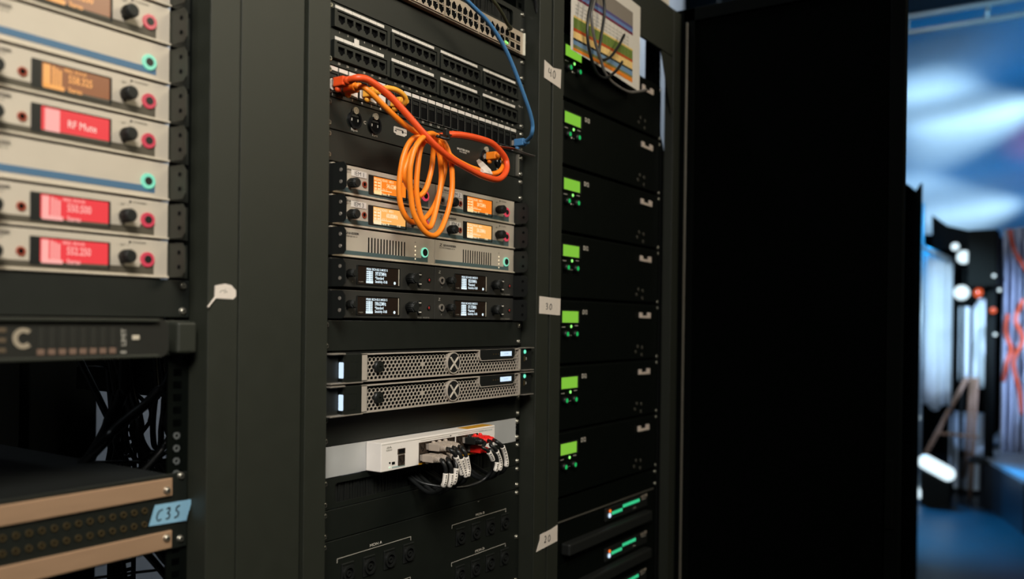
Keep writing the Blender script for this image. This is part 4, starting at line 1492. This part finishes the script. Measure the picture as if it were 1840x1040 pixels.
cable('patch_cable', 'short yellow jumper lead looping between two keystone bays', [(.0607, 0, .3285), (.0604, -.02, .3285), (.0600, -.032, .3295), (.0686, -.04, .3340), (.087, -.045, .3334), (.103, -.045, .3273), (.1077, -.04, .32), (.1110, -.03, .3195), (.1190, -.018, .3235), (.1198, 0, .3274)], 0.0038, YELLOWC, (0, 1))
cable('patch_cable', 'blue network lead hanging down to the last keystone bay', [(.4547, 0, .3272), (.4546, -.018, .3274), (.4530, -.030, .3285), (.4440, -.045, .3325), (.4370, -.053, .3395), (.435, -.055, .3504), (.4226, -.058, .3672), (.4027, -.06, .3891), (.3774, -.06, .4198), (.3511, -.06, .4483), (.3224, -.06, .4714), (.2852, -.06, .4909), (.2468, -.06, .5017), (.2173, -.06, .5099), (.1875, -.05, .5298), (.15, -.03, .60), (.12, .03, .66)], 0.0036, BLUEC, (0,))
cable('patch_cable', 'dark olive lead plugged into the network switch beside the green light', [(.4150, -.012, .523), (.4148, -.020, .523), (.3827, -.034, .5184), (.3608, -.040, .5259), (.3416, -.042, .5345), (.3257, -.042, .5422), (.3077, -.040, .5597), (.28, -.02, .62), (.27, .05, .66)], 0.0030, OLIVEC)
o = MB().tube(RELZ([(.470, .02, .655), (.4821, -.02, .6151), (.4944, -.022, .583), (.5000, -.022, .5587), (.5010, -.021, .5274), (.5000, -.020, .44), (.4990, -.016, .20), (.499, -.012, -.3)]), 0.0035, RUBBER, seg=10).build('cable')
tag(o, 'black cable running down the inner edge of the post labelled 40', 'cable')

# tie with its long tail
ct = thing('cable_tie', 'black cable tie with long tail holding the orange coil', 'cable tie', (0.1558, -0.066, Z0 + 0.279))
o0 = Vector(ct.location)
b = MB()
LT = [Vector(p) - o0 for p in RELZ([(.1360, -.084, .2715), (.1450, -.092, .2690), (.1530, -.086, .2745), (.1545, -.058, .2815), (.146, -.047, .2835), (.136, -.060, .2790), (.1360, -.084, .2715)])]
b.tube([tuple(p) for p in LT], 0.0024, BLACK, seg=8, n=5)
kn = Vector((.1485, -.0860, .2790 + Z0)) - o0
b.box(kn.x - 0.0036, kn.x + 0.0036, kn.y - 0.004, kn.y + 0.004, kn.z - 0.0050, kn.z + 0.0055, BLACK, 0.001)
b.build('band', ct)
TAIL = [(.1500, -.084, .2790), (.1750, -.072, .2830), (.204, -.060, .2871), (.2582, -.050, .2942), (.3059, -.046, .2967), (.3452, -.044, .2985), (.3889, -.047, .3014), (.4059, -.055, .2968), (.427, -.065, .2931)]
S_ = [Vector(p) - o0 for p in spline(RELZ(TAIL), 5)]
b = MB()
i_ = b.mi(mat('tie_tail_grey', rgb(92, 88, 82), 0.35))
k_ = b.mi(mat('tie_tail_red_light', rgb(150, 70, 50), 0.4))  # reddish light on the black tail, put into its colour
va = [(b.bm.verts.new(p + Vector((0, -0.0015, 0.0010))), b.bm.verts.new(p + Vector((0, 0.0025, -0.0012)))) for p in S_]
for n_, (A, B) in enumerate(zip(va, va[1:])):
    b.face([A[0], B[0], B[1], A[1]], k_ if 22 < n_ < 30 else i_)
to = b.build('tail', ct)
sm = to.modifiers.new('thickness', 'SOLIDIFY')
sm.thickness = 0.0010

# ------------------------------------------------------------------ right rack
AMPL = ['behind the hanging colour chart', 'second down, below the colour chart', 'third amplifier from the top', 'level with the tape marked 30', 'fifth amplifier from the top',
        'sixth amplifier from the top', 'lowest amplifier with a green display']
AMPL = ['dark amplifier with green display at the top, partly behind the hanging colour chart', 'dark amplifier with green display, second from the top of the right rack',
        'dark amplifier with green display, third from the top of the right rack', 'dark amplifier with green display, fourth down, beside the tape marked 30',
        'dark amplifier with green display, fifth from the top of the right rack', 'dark amplifier with green display, sixth from the top of the right rack',
        'dark amplifier with green display, lowest of the seven in the right rack']


def d_amp(k, label):
    t = thing('power_amplifier', label, 'amplifier', rz_(k, X3), 'dark amplifiers with green displays')
    b = MB()
    b.box(-0.012, 0.4905, 0.0, 0.003, 0.06 * U, 3.03 * U, DARKP, 0.0008)
    b.box(0.008, 0.470, -0.006, 0.0, 0.12 * U, 2.98 * U, DARKP, 0.0020)
    b.build('face', t)
    MB().box(0.010, 0.468, 0.003, 0.45, 0.08 * U, 3.0 * U, MATTE).build('chassis', t)
    b = MB()
    b.holed(rrect(0.0080, 0.0830, 1.94 * U, 2.56 * U, 0.001), [rect(0.0115, 0.0790, 1.985 * U, 2.505 * U)], -0.0085, -0.006, BLACK, BLACK, -0.0062, back=False)
    wo = b.build('display_window', t)
    MB().box(0.0115, 0.0790, -0.0068, -0.0060, 1.985 * U, 2.505 * U, G_GREEN).build('screen', wo)
    proto('brled', lambda: MB().ball((0, 0, 0), 0.0032, G_GLED_HI, sy=0.5, seg=12), 'status_led', t, (0.0510, -0.0065, 1.81 * U))
    for x in (0.0270, 0.0650):
        def mkk():
            q = MB()
            q.cyl((0, 0, 0), (0, -0.009, 0), 0.0068, BLACK, seg=22)
            q.prism(disc(0, 0, 0.0044, 18), -0.0096, -0.0088, G_GLED)
            return q
        proto('gknob', mkk, 'level_knob', t, (x - 0.004, -0.006, 1.47 * U), 'black knob with a glowing green centre')
    g = MB()
    g.text('D12', 0.1080, 2.49 * U, -0.0063, 0.0125, INK, 'c', 0.95, True)
    g.prism(disc(0.0430, 1.40 * U, 0.0018, 10), -0.0068, -0.006, INK)
    for x in (0.0330, 0.0520):
        g.prism(disc(x, 1.40 * U, 0.0010, 8), -0.0068, -0.006, DIMINK)
    g.box(0.0150, 0.0280, -0.0066, -0.006, 1.76 * U, 1.80 * U, DIMINK)
    g.box(0.0660, 0.0790, -0.0066, -0.006, 1.83 * U, 1.87 * U, DIMINK)
    g.build('lettering', t)
    b = MB()
    b.prism([(0.3690, 2.29 * U), (0.4290, 2.27 * U), (0.4290, 2.57 * U), (0.4130, 2.58 * U), (0.4130, 2.40 * U), (0.3830, 2.41 * U), (0.3830, 2.56 * U), (0.3690, 2.57 * U)], -0.0085, -0.006, mat('bracket_emblem', rgb(206, 190, 178), 0.45))
    b.build('emblem', t)
    for x, z in ((0.352, 0.50), (0.362, 0.78), (0.386, 0.72), (0.384, 0.33)):
        proto('dimp', lambda: MB().cyl((0, 0, 0), (0, -0.0016, 0), 0.0042, mat('dull_screw', rgb(80, 78, 70), 0.4, 0.5), seg=14), 'screw', t, (x, -0.006, z * U))
    screws(t, 3)
    return t


for i, k in enumerate((10, 7, 4, 1, -2, -5, -8)):
    d_amp(k + 0.02, AMPL[i])
blank(-9, X3, 'black blank panel below the lowest green-display amplifier', m=DARKP)


def p_amp(k, label, lit):
    t = thing('power_amplifier', label, 'amplifier', rz_(k, X3), 'lower amplifiers with teal meters')
    b = MB()
    b.box(-0.012, 0.4905, 0.0, 0.003, 0.0008, 2 * U - 0.0008, DARKP, 0.0008)
    if k == -11:
        b.box(0.0, 0.470, -0.003, 0.0, 2 * U - 0.0030, 2 * U - 0.0010, mat('dull_edge', rgb(96, 92, 84), 0.4, 0.3))
    b.box(0.215, 0.430, -0.006, 0.0, 1.16 * U, 1.84 * U, BLACK, 0.002)
    b.box(0.030, 0.425, -0.022, 0.0, 0.42 * U, 0.98 * U, mat('fascia_charcoal', (0.010, 0.011, 0.010, 1), 0.5, 0, 0.4), 0.004)
    b.build('face', t)
    MB().box(0.010, 0.468, 0.003, 0.42, 0.002, 2 * U - 0.002, MATTE).build('chassis', t)
    MB().ball((0.2310, -0.0070, 1.44 * U), 0.0052, G_LED, sy=0.5).build('power_led', t)
    MB().ball((0.2330, -0.0070, 1.65 * U), 0.0038, G_AMLED, sy=0.5).build('alert_led', t)

    def mkled():
        return MB().prism(rrect(-0.0024, 0.0024, -0.0036, 0.0036, 0.0014, 3), -0.0010, 0, G_TEAL)
    for r_, (x0, n_) in enumerate(((0.2460, 6), (0.3000, 10 if lit else 8))):
        for j in range(n_):
            proto('teal', mkled, 'meter_led', t, (x0 + j * 0.0088, -0.0062, (1.50 + 0.15 * r_) * U))
    b = MB()
    b.text('XLS 1500', 0.4080, 1.78 * U, -0.0065, 0.0080, mat('badge_ivory', rgb(190, 176, 160), 0.5), 'c', 1.1, True)
    b.box(0.3960, 0.4180, -0.0066, -0.006, 1.60 * U, 1.64 * U, DIMINK)
    b.box(0.3500, 0.3640, -0.0066, -0.006, 1.32 * U, 1.35 * U, DIMINK)
    b.build('lettering', t)
    return t


p_amp(-11, 'black amplifier with teal meter lights, uppermost of the three low ones', True)
p_amp(-13, 'black amplifier with teal meter lights, second of the three low ones', False)
p_amp(-15, 'black amplifier with teal meter lights, cut by the bottom frame edge', True)

# colour chart hanging at the top of the right rack
ch = thing('paper_chart', 'white paper with printed coloured bands hanging on the right rack', 'paper', (0.6020, -0.0335, Z0 + 0.5340))
b = MB()


def chart_p(u, v, off=0.0):
    return Vector((u * 0.310, -0.0006 - 0.0025 * math.sin(u * PI) * (1 - v) - off, -0.0125 * u + v * 0.190))


def patch(bm_, u0, u1, vl0, vl1, vr0, vr1, m_, off, n=8):
    """a strip across the sheet whose heights run from vl at its left end to vr at its right"""
    k = bm_.mi(m_)
    row = []
    for j in range(n + 1):
        t = j / n
        u = u0 + (u1 - u0) * t
        row.append([bm_.bm.verts.new(chart_p(u, a + (c - a) * t, off)) for a, c in ((vl0, vr0), (vl1, vr1))])
    for A, B in zip(row, row[1:]):
        bm_.face([A[0], B[0], B[1], A[1]], k)


for v in range(8):
    patch(b, 0, 1, v / 8, (v + 1) / 8, v / 8, (v + 1) / 8, WHITEP, 0, 12)
po = b.build('sheet', ch)
sm = po.modifiers.new('thickness', 'SOLIDIFY')
sm.thickness = 0.0003
b = MB()
BANDS = [(.008, .036, .050, .104, (232, 132, 36)), (.036, .070, .104, .126, (122, 124, 72)), (.070, .114, .126, .180, (112, 144, 176)), (.114, .136, .180, .202, (30, 30, 30)),
         (.136, .206, .202, .284, (240, 202, 130)), (.206, .240, .284, .314, (188, 78, 30)), (.240, .346, .314, .418, (108, 128, 58)), (.346, .368, .418, .438, (232, 198, 118)),
         (.545, .570, .598, .628, (116, 44, 66)), (.570, .605, .628, .668, (104, 132, 180)), (.605, .640, .668, .698, (92, 84, 130)), (.640, .830, .698, .865, (138, 128, 118))]
for a0, a1, c0, c1, c in BANDS:
    patch(b, 0.030, 0.875, a0, a1, c0, c1, mat('chart_%d_%d_%d' % c, rgb(*c), 0.75, 0, 0.2, 0.05, 300), 0.0004, 10)
b.build('printed_bands', ch)
b = MB()
for v in (0.40, 0.44, 0.48):
    for k in range(14):
        u = 0.05 + k * 0.055
        patch(b, u, u + 0.042, v + 0.065 * u, v + 0.065 * u + 0.006, v + 0.065 * u + 0.003, v + 0.065 * u + 0.009, DIMINK, 0.0004, 1)
for k in range(14):
    u = 0.085 + k * 0.055
    patch(b, u, u + 0.002, 0.03 + 0.04 * u, 0.62, 0.03 + 0.04 * u, 0.62, mat('chart_rule', rgb(150, 140, 120), 0.7), 0.0005, 1)
b.build('printed_lines', ch)
b = MB()
b.prism([(0.30, 0.0), (0.478, 0.0), (0.478, 0.055), (0.30, 0.06)], -0.004, -0.0036, WHITEP)
o = b.build('paper_sheet', None, (X3, -0.02, TOPZ))
tag(o, 'white paper edge standing on top of the right rack', 'paper')

PP = [(.675, .03, .72), (.66, -.04, .69), (.651, -.06, .6703), (.6372, -.06, .6357), (.6268, -.06, .6066), (.6214, -.06, .5752), (.6259, -.06, .5466), (.6425, -.06, .5171), (.6641, -.06, .4983), (.6902, -.06, .4955), (.7166, -.06, .505), (.7526, -.06, .5285), (.7731, -.06, .5486)]
PQ = [(.70, .03, .72), (.69, -.04, .70), (.6772, -.055, .68), (.6589, -.055, .6436), (.6489, -.055, .6203), (.6473, -.055, .6037), (.6552, -.055, .5757), (.6721, -.055, .55), (.69, -.055, .5301), (.7036, -.055, .5129), (.7309, -.055, .5008), (.7728, -.055, .4959), (.821, -.055, .4973), (.866, -.055, .5086), (.9048, -.055, .5209)]
PR = [(.72, .03, .72), (.70, -.035, .70), (.6908, -.05, .6855), (.707, -.05, .6598), (.71, -.05, .6296), (.70, -.05, .5914), (.6908, -.05, .5579), (.6913, -.05, .5395), (.7058, -.05, .5375), (.7258, -.05, .5447), (.7459, -.05, .5569), (.7754, -.05, .585), (.8009, -.05, .6147)]
for nm, L, lab, mm in (('a', PP, 'black cable over the chart, its cut end at the orange bands', RUBBER), ('b', PQ, 'long cable drooping past the chart bottom towards the rack rail', mat('lit_black_cable_jacket', rgb(104, 100, 96), 0.3)), ('c', PR, 'black cable over the chart, its cut end highest, at the white band', RUBBER)):  # second cable is black; its grey jacket has the light painted in
    o0 = Vector((L[0][0], L[0][1], L[0][2] + Z0))
    t = thing('cable', lab, 'cable', tuple(o0), 'loose cables hanging over the colour chart')
    loc = [tuple(Vector(p) - o0) for p in RELZ(L)]
    MB().tube(loc, 0.0031, mm, seg=10).build('jacket', t)
    e = Vector(loc[-1])
    d = (e - Vector(loc[-2])).normalized()
    MB().cyl(tuple(e), tuple(e + d * 0.004), 0.0016, COPPER, seg=10).build('conductor', t)


# tapes on the posts
def tape(label, pts, y, s, x, z, h, w=0.62, skew=0.0, tail=False):
    o0 = Vector((pts[0][0], y, Z0 + pts[0][1]))
    t = thing('tape_label', label, 'label', tuple(o0), 'white tape labels on the rack posts')
    b = MB()
    b.prism([(p[0] - pts[0][0], p[1] - pts[0][1]) for p in pts], -0.0008, 0.0, TAPEM)
    if tail:
        b.tube([(0.001, -0.0004, 0.001), (-0.006, -0.0012, -0.0065), (-0.011, -0.003, -0.0105)], 0.0011, TAPEM, seg=6)
    b.build('tape', t)
    handwriting(s, x - pts[0][0], z - pts[0][1], -0.0009, h, 0.0004 if tail else 0.00075, w, skew, DIMINK if tail else BINK).build('handwriting', t)


PY = -0.0308
tape('white tape handwritten 40 on the post between middle and right racks', [(.5105, .4570), (.5700, .4500), (.5720, .4870), (.5420, .4830), (.5110, .4900)], PY, '40', .5250, .4640, .0150, 0.80)
tape('white tape handwritten 30 on the post between middle and right racks', [(.5030, .0165), (.5785, .0140), (.5800, .0460), (.5035, .0488)], PY, '30', .5250, .0245, .0115, 0.95)
tape('white tape handwritten 20 on the post between middle and right racks', [(.5030, -.4280), (.5790, -.4230), (.5790, -.3920), (.5560, -.3960), (.5160, -.3985), (.5150, -.4080)], PY, '20', .5300, -.4170, .0125, 0.85, 0.05)
tape('crumpled white tape scrap on the right post of the left rack', [(-.2145, .0235), (-.1880, .0232), (-.1840, .0270), (-.1842, .0340), (-.1910, .0398), (-.2000, .0412), (-.2140, .0385)], PY, '~', -.2075, .0285, .0075, 1.4, tail=True)

# open rack door on the right
dr = thing('rack_door', 'open black rack door at the right end of the rack row', 'door', (1.158, -0.034, 0.0))
b = MB()
H = TOPZ + 0.013
b.box(0.0, 0.026, -0.510, 0.0, H - 0.032, H, DOORM, 0.001)
b.box(0.0, 0.026, -0.510, 0.0, 0.05, 0.085, DOORM, 0.001)
b.box(0.0, 0.026, -0.030, 0.045, 0.05, H, DOORM, 0.001)
b.box(0.0, 0.026, -0.512, -0.480, 0.05, H, DOORM, 0.003)
b.build('frame', dr)
MB().box(0.008, 0.012, -0.482, -0.028, 0.08, H - 0.03, DRAPE).build('panel', dr)
MB().box(-0.004, 0.0, -0.0135, -0.0085, 0.10, H - 0.035, mat('frame_glint_grey', rgb(110, 104, 92), 0.35, 0.2), 0.001).build('edge_glint', dr)  # pale strip paints the bright glint along the frame edge
for z in (0.4, 1.2, 1.95):
    MB().cyl((-0.001, 0.012, z), (-0.001, 0.012, z + 0.08), 0.006, DOORM, seg=14).build('hinge', dr)
MB().box(-0.006, 0.0, -0.500, -0.482, 0.95, 1.10, DOORM, 0.002).build('handle', dr)

# ------------------------------------------------------------------ the stage beyond
# black drape standing just past the door
b = MB()
i_ = b.mi(DRAPE)
cols = []
N = 60
for k in range(N + 1):
    y = -0.232 + 1.9 * k / N
    x = 3.5 + 0.03 * math.sin(k * 1.35) + 0.015 * math.sin(k * 0.63 + 1)
    zt = Z0 + (0.665 if y < -0.222 else 0.632 + 0.06 * min(1, max(0, (y + 0.205) / 0.08)))
    cols.append((b.bm.verts.new((x, y, 0.02)), b.bm.verts.new((x, y, zt))))
for A, B in zip(cols, cols[1:]):
    b.face([A[0], B[0], B[1], A[1]], i_)
do = b.build('curtain')
sm = do.modifiers.new('thickness', 'SOLIDIFY')
sm.thickness = 0.01
tag(do, 'black drape standing beyond the open rack door', 'curtain')

# pale backdrop cloth with soft horizontal billows
b = MB()
i_ = b.mi(CLOTH)
NZ_, NY_ = 60, 24
G = []
for a in range(NZ_ + 1):
    z = Z0 + 0.90 + 2.60 * a / NZ_
    row = []
    for c in range(NY_ + 1):
        y = -2.4 + 5.2 * c / NY_
        x = 10.2 - 0.22 * math.sin((z - Z0 - 1.82 + 0.10 * (y - 0.2)) * PI / 0.52 - PI / 2) * (1 if z > Z0 + 0.9 else 0.25) + 0.05 * math.sin(y * 3.1)
        if z > Z0 + 2.75:
            x -= (z - Z0 - 2.75) ** 1.5 * 0.5
        row.append(b.bm.verts.new((x, y, z)))
    G.append(row)
for A, B in zip(G, G[1:]):
    for c in range(NY_):
        f = b.face([A[c], A[c + 1], B[c + 1], B[c]], i_)
        f.smooth = True
bo = b.build('stage_backdrop')
b = MB()
i_ = b.mi(DRAPE)
cs = []
for k in range(97):
    y = -2.6 + 5.6 * k / 96
    x = 9.72 + 0.04 * math.sin(k * 1.1) + 0.02 * math.sin(k * 0.47)
    cs.append((b.bm.verts.new((x, y, 0.01)), b.bm.verts.new((x, y, Z0 + 0.98 + 0.05 * math.sin(y * 2.2)))))
for A, B in zip(cs, cs[1:]):
    b.face([A[0], B[0], B[1], A[1]], i_)
mo = b.build('curtain')
sm = mo.modifiers.new('thickness', 'SOLIDIFY')
sm.thickness = 0.01
tag(mo, 'black masking drape below the pale backdrop cloth', 'curtain')
tag(bo, 'pale billowing backdrop cloth lit blue behind the stage', 'backdrop')

# truss overhead
t = thing('lighting_truss', 'aluminium lighting truss crossing the top right above the stage', 'truss', (6.5, 0.0, Z0 + 2.31))
for nm, z, x in (('chord', 0.0, 0.0), ('chord', 0.122, 0.0), ('chord', 0.06, 0.20)):
    MB().cyl((x, -2.6, z), (x, 2.0, z), 0.023, TRUSSM, seg=14).build(nm, t)
for k in range(-4, 4):
    y = -0.22 + k * 0.55
    MB().cyl((0, y + 0.012, 0), (0, y, 0.122), 0.016, TRUSSM, seg=10).build('strut', t)
    MB().cyl((0, y, 0.0), (0.20, y + 0.2, 0.06), 0.008, TRUSSM, seg=8).build('brace', t)
for y in (-2.5, 1.9):
    MB().cyl((0.05, y, 0.12), (0.05, y, 4.9 - Z0 - 2.31), 0.008, TRUSSM, seg=8).build('hanger', t)


def pleats(name, label, x, y0, y1, z0, zt, n, amp, m_, cat='curtain'):
    b = MB()
    i_ = b.mi(m_)
    K = n * 6
    cs = []
    for k in range(K + 1):
        u = k / K
        y = y0 + (y1 - y0) * u
        xx = x + amp * math.sin(u * n * 2 * PI) + amp * 0.4 * math.sin(u * n * 4.7 + 2)
        top = zt(u) if callable(zt) else zt
        bot = z0(u) if callable(z0) else z0
        cs.append([b.bm.verts.new((xx + 0.3 * amp * math.sin(j * 1.7 + k), y, bot + (top - bot) * j / 8)) for j in range(9)])
    for A, B in zip(cs, cs[1:]):
        for j in range(8):
            f = b.face([A[j], B[j], B[j + 1], A[j + 1]], i_)
            f.smooth = True
    o = b.build(name)
    sm = o.modifiers.new('thickness', 'SOLIDIFY')
    sm.thickness = 0.006
    return tag(o, label, cat)


pleats('curtain', 'bright white pleated stage curtain beside the black drape', 7.0, 0.052, 0.285, lambda u: Z0 - 0.66 + 0.03 * math.sin(u * 9), lambda u: Z0 + 0.545 + 0.115 * u, 6, 0.018, CLOTH)
pleats('curtain', 'narrow white stage curtain against the dark loudspeaker stand', 7.25, -0.215, -0.075, Z0 - 0.50, lambda u: Z0 + 0.16 + 0.10 * math.sin(u * PI), 4, 0.015, CLOTH)
pleats('curtain', 'thin white strip curtain between the two wider stage curtains', 7.15, -0.060, 0.015, Z0 - 0.44, Z0 + 0.17, 2, 0.012, CLOTH)
pl = pleats('plastic_sheet', 'crinkled pale plastic sheet hanging at the right frame edge', 7.3, -0.75, -0.285, lambda u: Z0 - 1.12 + 0.04 * math.sin(u * 14), lambda u: Z0 + 0.86 - 0.05 * u, 9, 0.05, PLASTIC, 'sheet')

# curtain rail poles that carry the cloths
t = thing('curtain_pole', 'tall white pole at the edge of the bright stage curtain', 'pole', (6.93, 0.275, 0.0))
MB().cyl((0, 0, 0.02), (0, 0, Z0 + 1.02), 0.016, TRUSSM, seg=14).build('tube', t)
MB().cyl((0, 0, 0), (0, 0, 0.02), 0.09, TRUSSM, seg=18).build('base', t)
MB().cyl((0, 0, Z0 + 0.66), (0.03, -0.21, Z0 + 0.545), 0.022, TRUSSM, seg=12).build('top_rail', t)
for z, y in ((Z0 + 0.12, 0.035), (Z0 - 0.75, 0.005), (Z0 - 1.33, 0.0)):
    MB().ball((-0.03, y, z), 0.013, G_STAGE).build('glint_dot', t)  # specular highlights made as small glowing balls

t = thing('loudspeaker', 'black loudspeaker on a dark pole beside the plastic sheet', 'loudspeaker', (6.85, -0.235, 0.0))
MB().cyl((0.0, 0, 0.34), (0.0, 0, Z0 + 0.32), 0.036, MATTE, seg=14).build('pole', t)
MB().box(-0.14, 0.14, -0.05, 0.15, Z0 + 0.32, Z0 + 0.76, MATTE, 0.012).build('cabinet', t)
MB().box(-0.16, 0.16, -0.13, 0.13, 0.335, 0.36, MATTE, 0.005).build('base', t)
for y, z in ((-0.032, Z0 + 0.40), (-0.07, Z0 + 0.29), (-0.045, Z0 - 0.05)):
    MB().ball((-0.15, y, z), 0.013, G_STAGE).build('glint_dot', t)  # glowing balls stand in for bright glints, no lamps here
t2 = thing('loudspeaker', 'dark loudspeaker cluster above the bright stage curtain', 'loudspeaker', (7.35, 0.10, Z0 + 0.66))
MB().prism_yz([(-0.20, 0.0), (0.14, 0.0), (0.15, 0.30), (0.03, 0.20), (-0.20, 0.13)], -0.1, 0.12, MATTE).build('cabinet', t2)
MB().cyl((0.02, 0.02, 0.05), (0.02, 0.02, 0.01 - Z0 - 0.66), 0.014, MATTE, seg=8).build('stand', t2)


def stage_lamp(name, label, loc, r, g_, aim=(-1, 0, 0), stand=None):
    t = thing(name, label, 'stage light', loc, 'stage lamps')
    a = Vector(aim).normalized()
    MB().cyl(tuple(-a * r * 1.5), tuple(a * r * 0.55), r * 0.9, MATTE, r1=r, seg=18).build('housing', t)
    MB().ball(tuple(a * r * 0.55), r * 0.92, g_, sx=0.45).build('lens', t)
    b = MB()
    b.tube([(0, r * 1.15, -r * 0.1), (0, r * 1.2, -r * 0.9), (0, 0, -r * 1.5), (0, -r * 1.2, -r * 0.9), (0, -r * 1.15, -r * 0.1)], r * 0.09, MATTE, seg=8)
    b.build('yoke', t)
    if stand is not None:
        MB().cyl((0, 0, -r * 1.5), (0, 0, -stand), 0.010, MATTE, seg=8).build('stand', t)
    return t


stage_lamp('stage_light', 'white stage lamp just below the dark loudspeaker cluster', (7.22, -0.005, Z0 + 0.585), 0.060, G_STAGE, stand=Z0 + 0.585)
stage_lamp('stage_light', 'white stage lamp nearest the top of the bright curtain', (7.10, 0.048, Z0 + 0.665), 0.034, G_STAGE, stand=Z0 + 0.665)
stage_lamp('stage_light', 'white stage lamp lowest of the white ones beside the loudspeaker', (7.10, -0.006, Z0 + 0.285), 0.066, G_STAGE, stand=Z0 + 0.285)
stage_lamp('stage_light', 'orange stage lamp beside the dark loudspeaker pole', (6.85, -0.160, Z0 + 0.27), 0.040, G_STAGE_O, (-0.9, 0.3, 0.1))
stage_lamp('stage_light', 'small orange lamp at the edge of the plastic sheet', (6.785, -0.258, Z0 + 0.135), 0.026, G_STAGE_O)

for lab, L in (('orange cable hanging in the upper part of the plastic sheet', [(7.12, -.34, 2.18), (7.12, -.37, 2.02), (7.10, -.41, 1.93), (7.11, -.46, 1.84)]),
               ('orange cable snaking through the middle of the plastic sheet', [(7.10, -.33, 1.50), (7.08, -.32, 1.36), (7.09, -.36, 1.22), (7.07, -.33, 1.10), (7.09, -.31, 0.96)]),
               ('orange cable snaking down the right part of the plastic sheet', [(7.10, -.44, 1.62), (7.08, -.39, 1.46), (7.09, -.44, 1.30), (7.07, -.38, 1.12), (7.09, -.42, 0.90), (7.08, -.44, 0.70)])):
    o = MB().tube(L, 0.016, mat('stage_orange_cable', rgb(226, 84, 44), 0.5), seg=10).build('cable')
    tag(o, lab, 'cable', 'orange cables on the plastic sheet')

t = thing('easel', 'pale wooden tripod easel leaning behind the floor light', 'easel', (7.0, 0.04, 0.0))
for nm, p0, p1 in (('leg', (-0.04, 0.345, 0.0), (0.05, -0.095, 0.98)), ('leg', (0.06, -0.13, 0.0), (0.05, -0.165, 0.98)), ('leg', (0.35, -0.05, 0.0), (0.07, -0.13, 0.98))):
    MB().cyl(p0, p1, 0.018, WOODM, seg=10).build(nm, t)
MB().cyl((0, 0.13, 0.52), (0.06, -0.185, 0.50), 0.012, WOODM, seg=8).build('cross_bar', t)

t = thing('equipment_case', 'pale equipment case standing behind the wooden easel', 'case', (7.42, -0.06, 0.0))
CASE = mat('pale_case_laminate', rgb(170, 182, 196), 0.45, 0, 0.5, 0.1, 10)
MB().box(-0.12, 0.12, -0.10, 0.16, 0.03, 0.50, CASE, 0.008).build('body', t)
MB().box(-0.125, 0.125, -0.105, 0.165, 0.505, 0.66, CASE, 0.008).build('lid', t)
for z in (0.03, 0.49, 0.645):
    MB().box(-0.130, -0.118, -0.108, 0.168, z, z + 0.018, TRUSSM, 0.002).build('edge_trim', t)
MB().box(-0.150, -0.120, 0.0, 0.07, 0.30, 0.36, MATTE, 0.006).build('handle', t)
for y in (-0.07, 0.13):
    MB().cyl((0, y, 0.0), (0, y, 0.03), 0.025, MATTE, seg=12).build('foot', t)

t = thing('floor_light', 'glowing white tube light lying low on the stage floor', 'stage light', (6.55, 0.10, 0.0))
MB().tube([(0, 0.070, 0.336), (0, 0.0, 0.302), (0, -0.085, 0.260)], 0.056, G_STAGE, seg=18).ball((0, 0.070, 0.336), 0.056, G_STAGE).ball((0, -0.085, 0.260), 0.056, G_STAGE).build('tube', t)
MB().prism_yz([(0.10, 0.0), (-0.10, 0.0), (-0.10, 0.19), (0.10, 0.27)], -0.02, 0.14, MATTE).build('housing', t)
MB().cyl((0.0, 0.12, 0.05), (0.0, 0.12, 0.11), 0.03, G_STAGE, seg=12).build('glint_dot', t)  # glowing disc stands in for a bright highlight near the floor

b = MB()
b.prism_xy([(7.0, -0.159), (5.88, -0.529), (5.6, -0.9), (6.2, -1.9), (9.2, -1.9), (9.2, -0.159)], 0.0, 0.345, mat('stage_deck_black', rgb(30, 36, 44), 0.4, 0, 0.5, 0.1, 8))
b.prism_xy([(7.02, -0.150), (5.87, -0.531), (5.6, -0.9), (6.2, -1.9), (9.2, -1.9), (9.2, -0.150)], 0.345, 0.375, mat('stage_deck_edge', rgb(150, 160, 170), 0.4, 0.2, 0.5))
tag(b.build('stage_deck'), 'low dark stage deck with a bright edge at the lower right', 'stage')
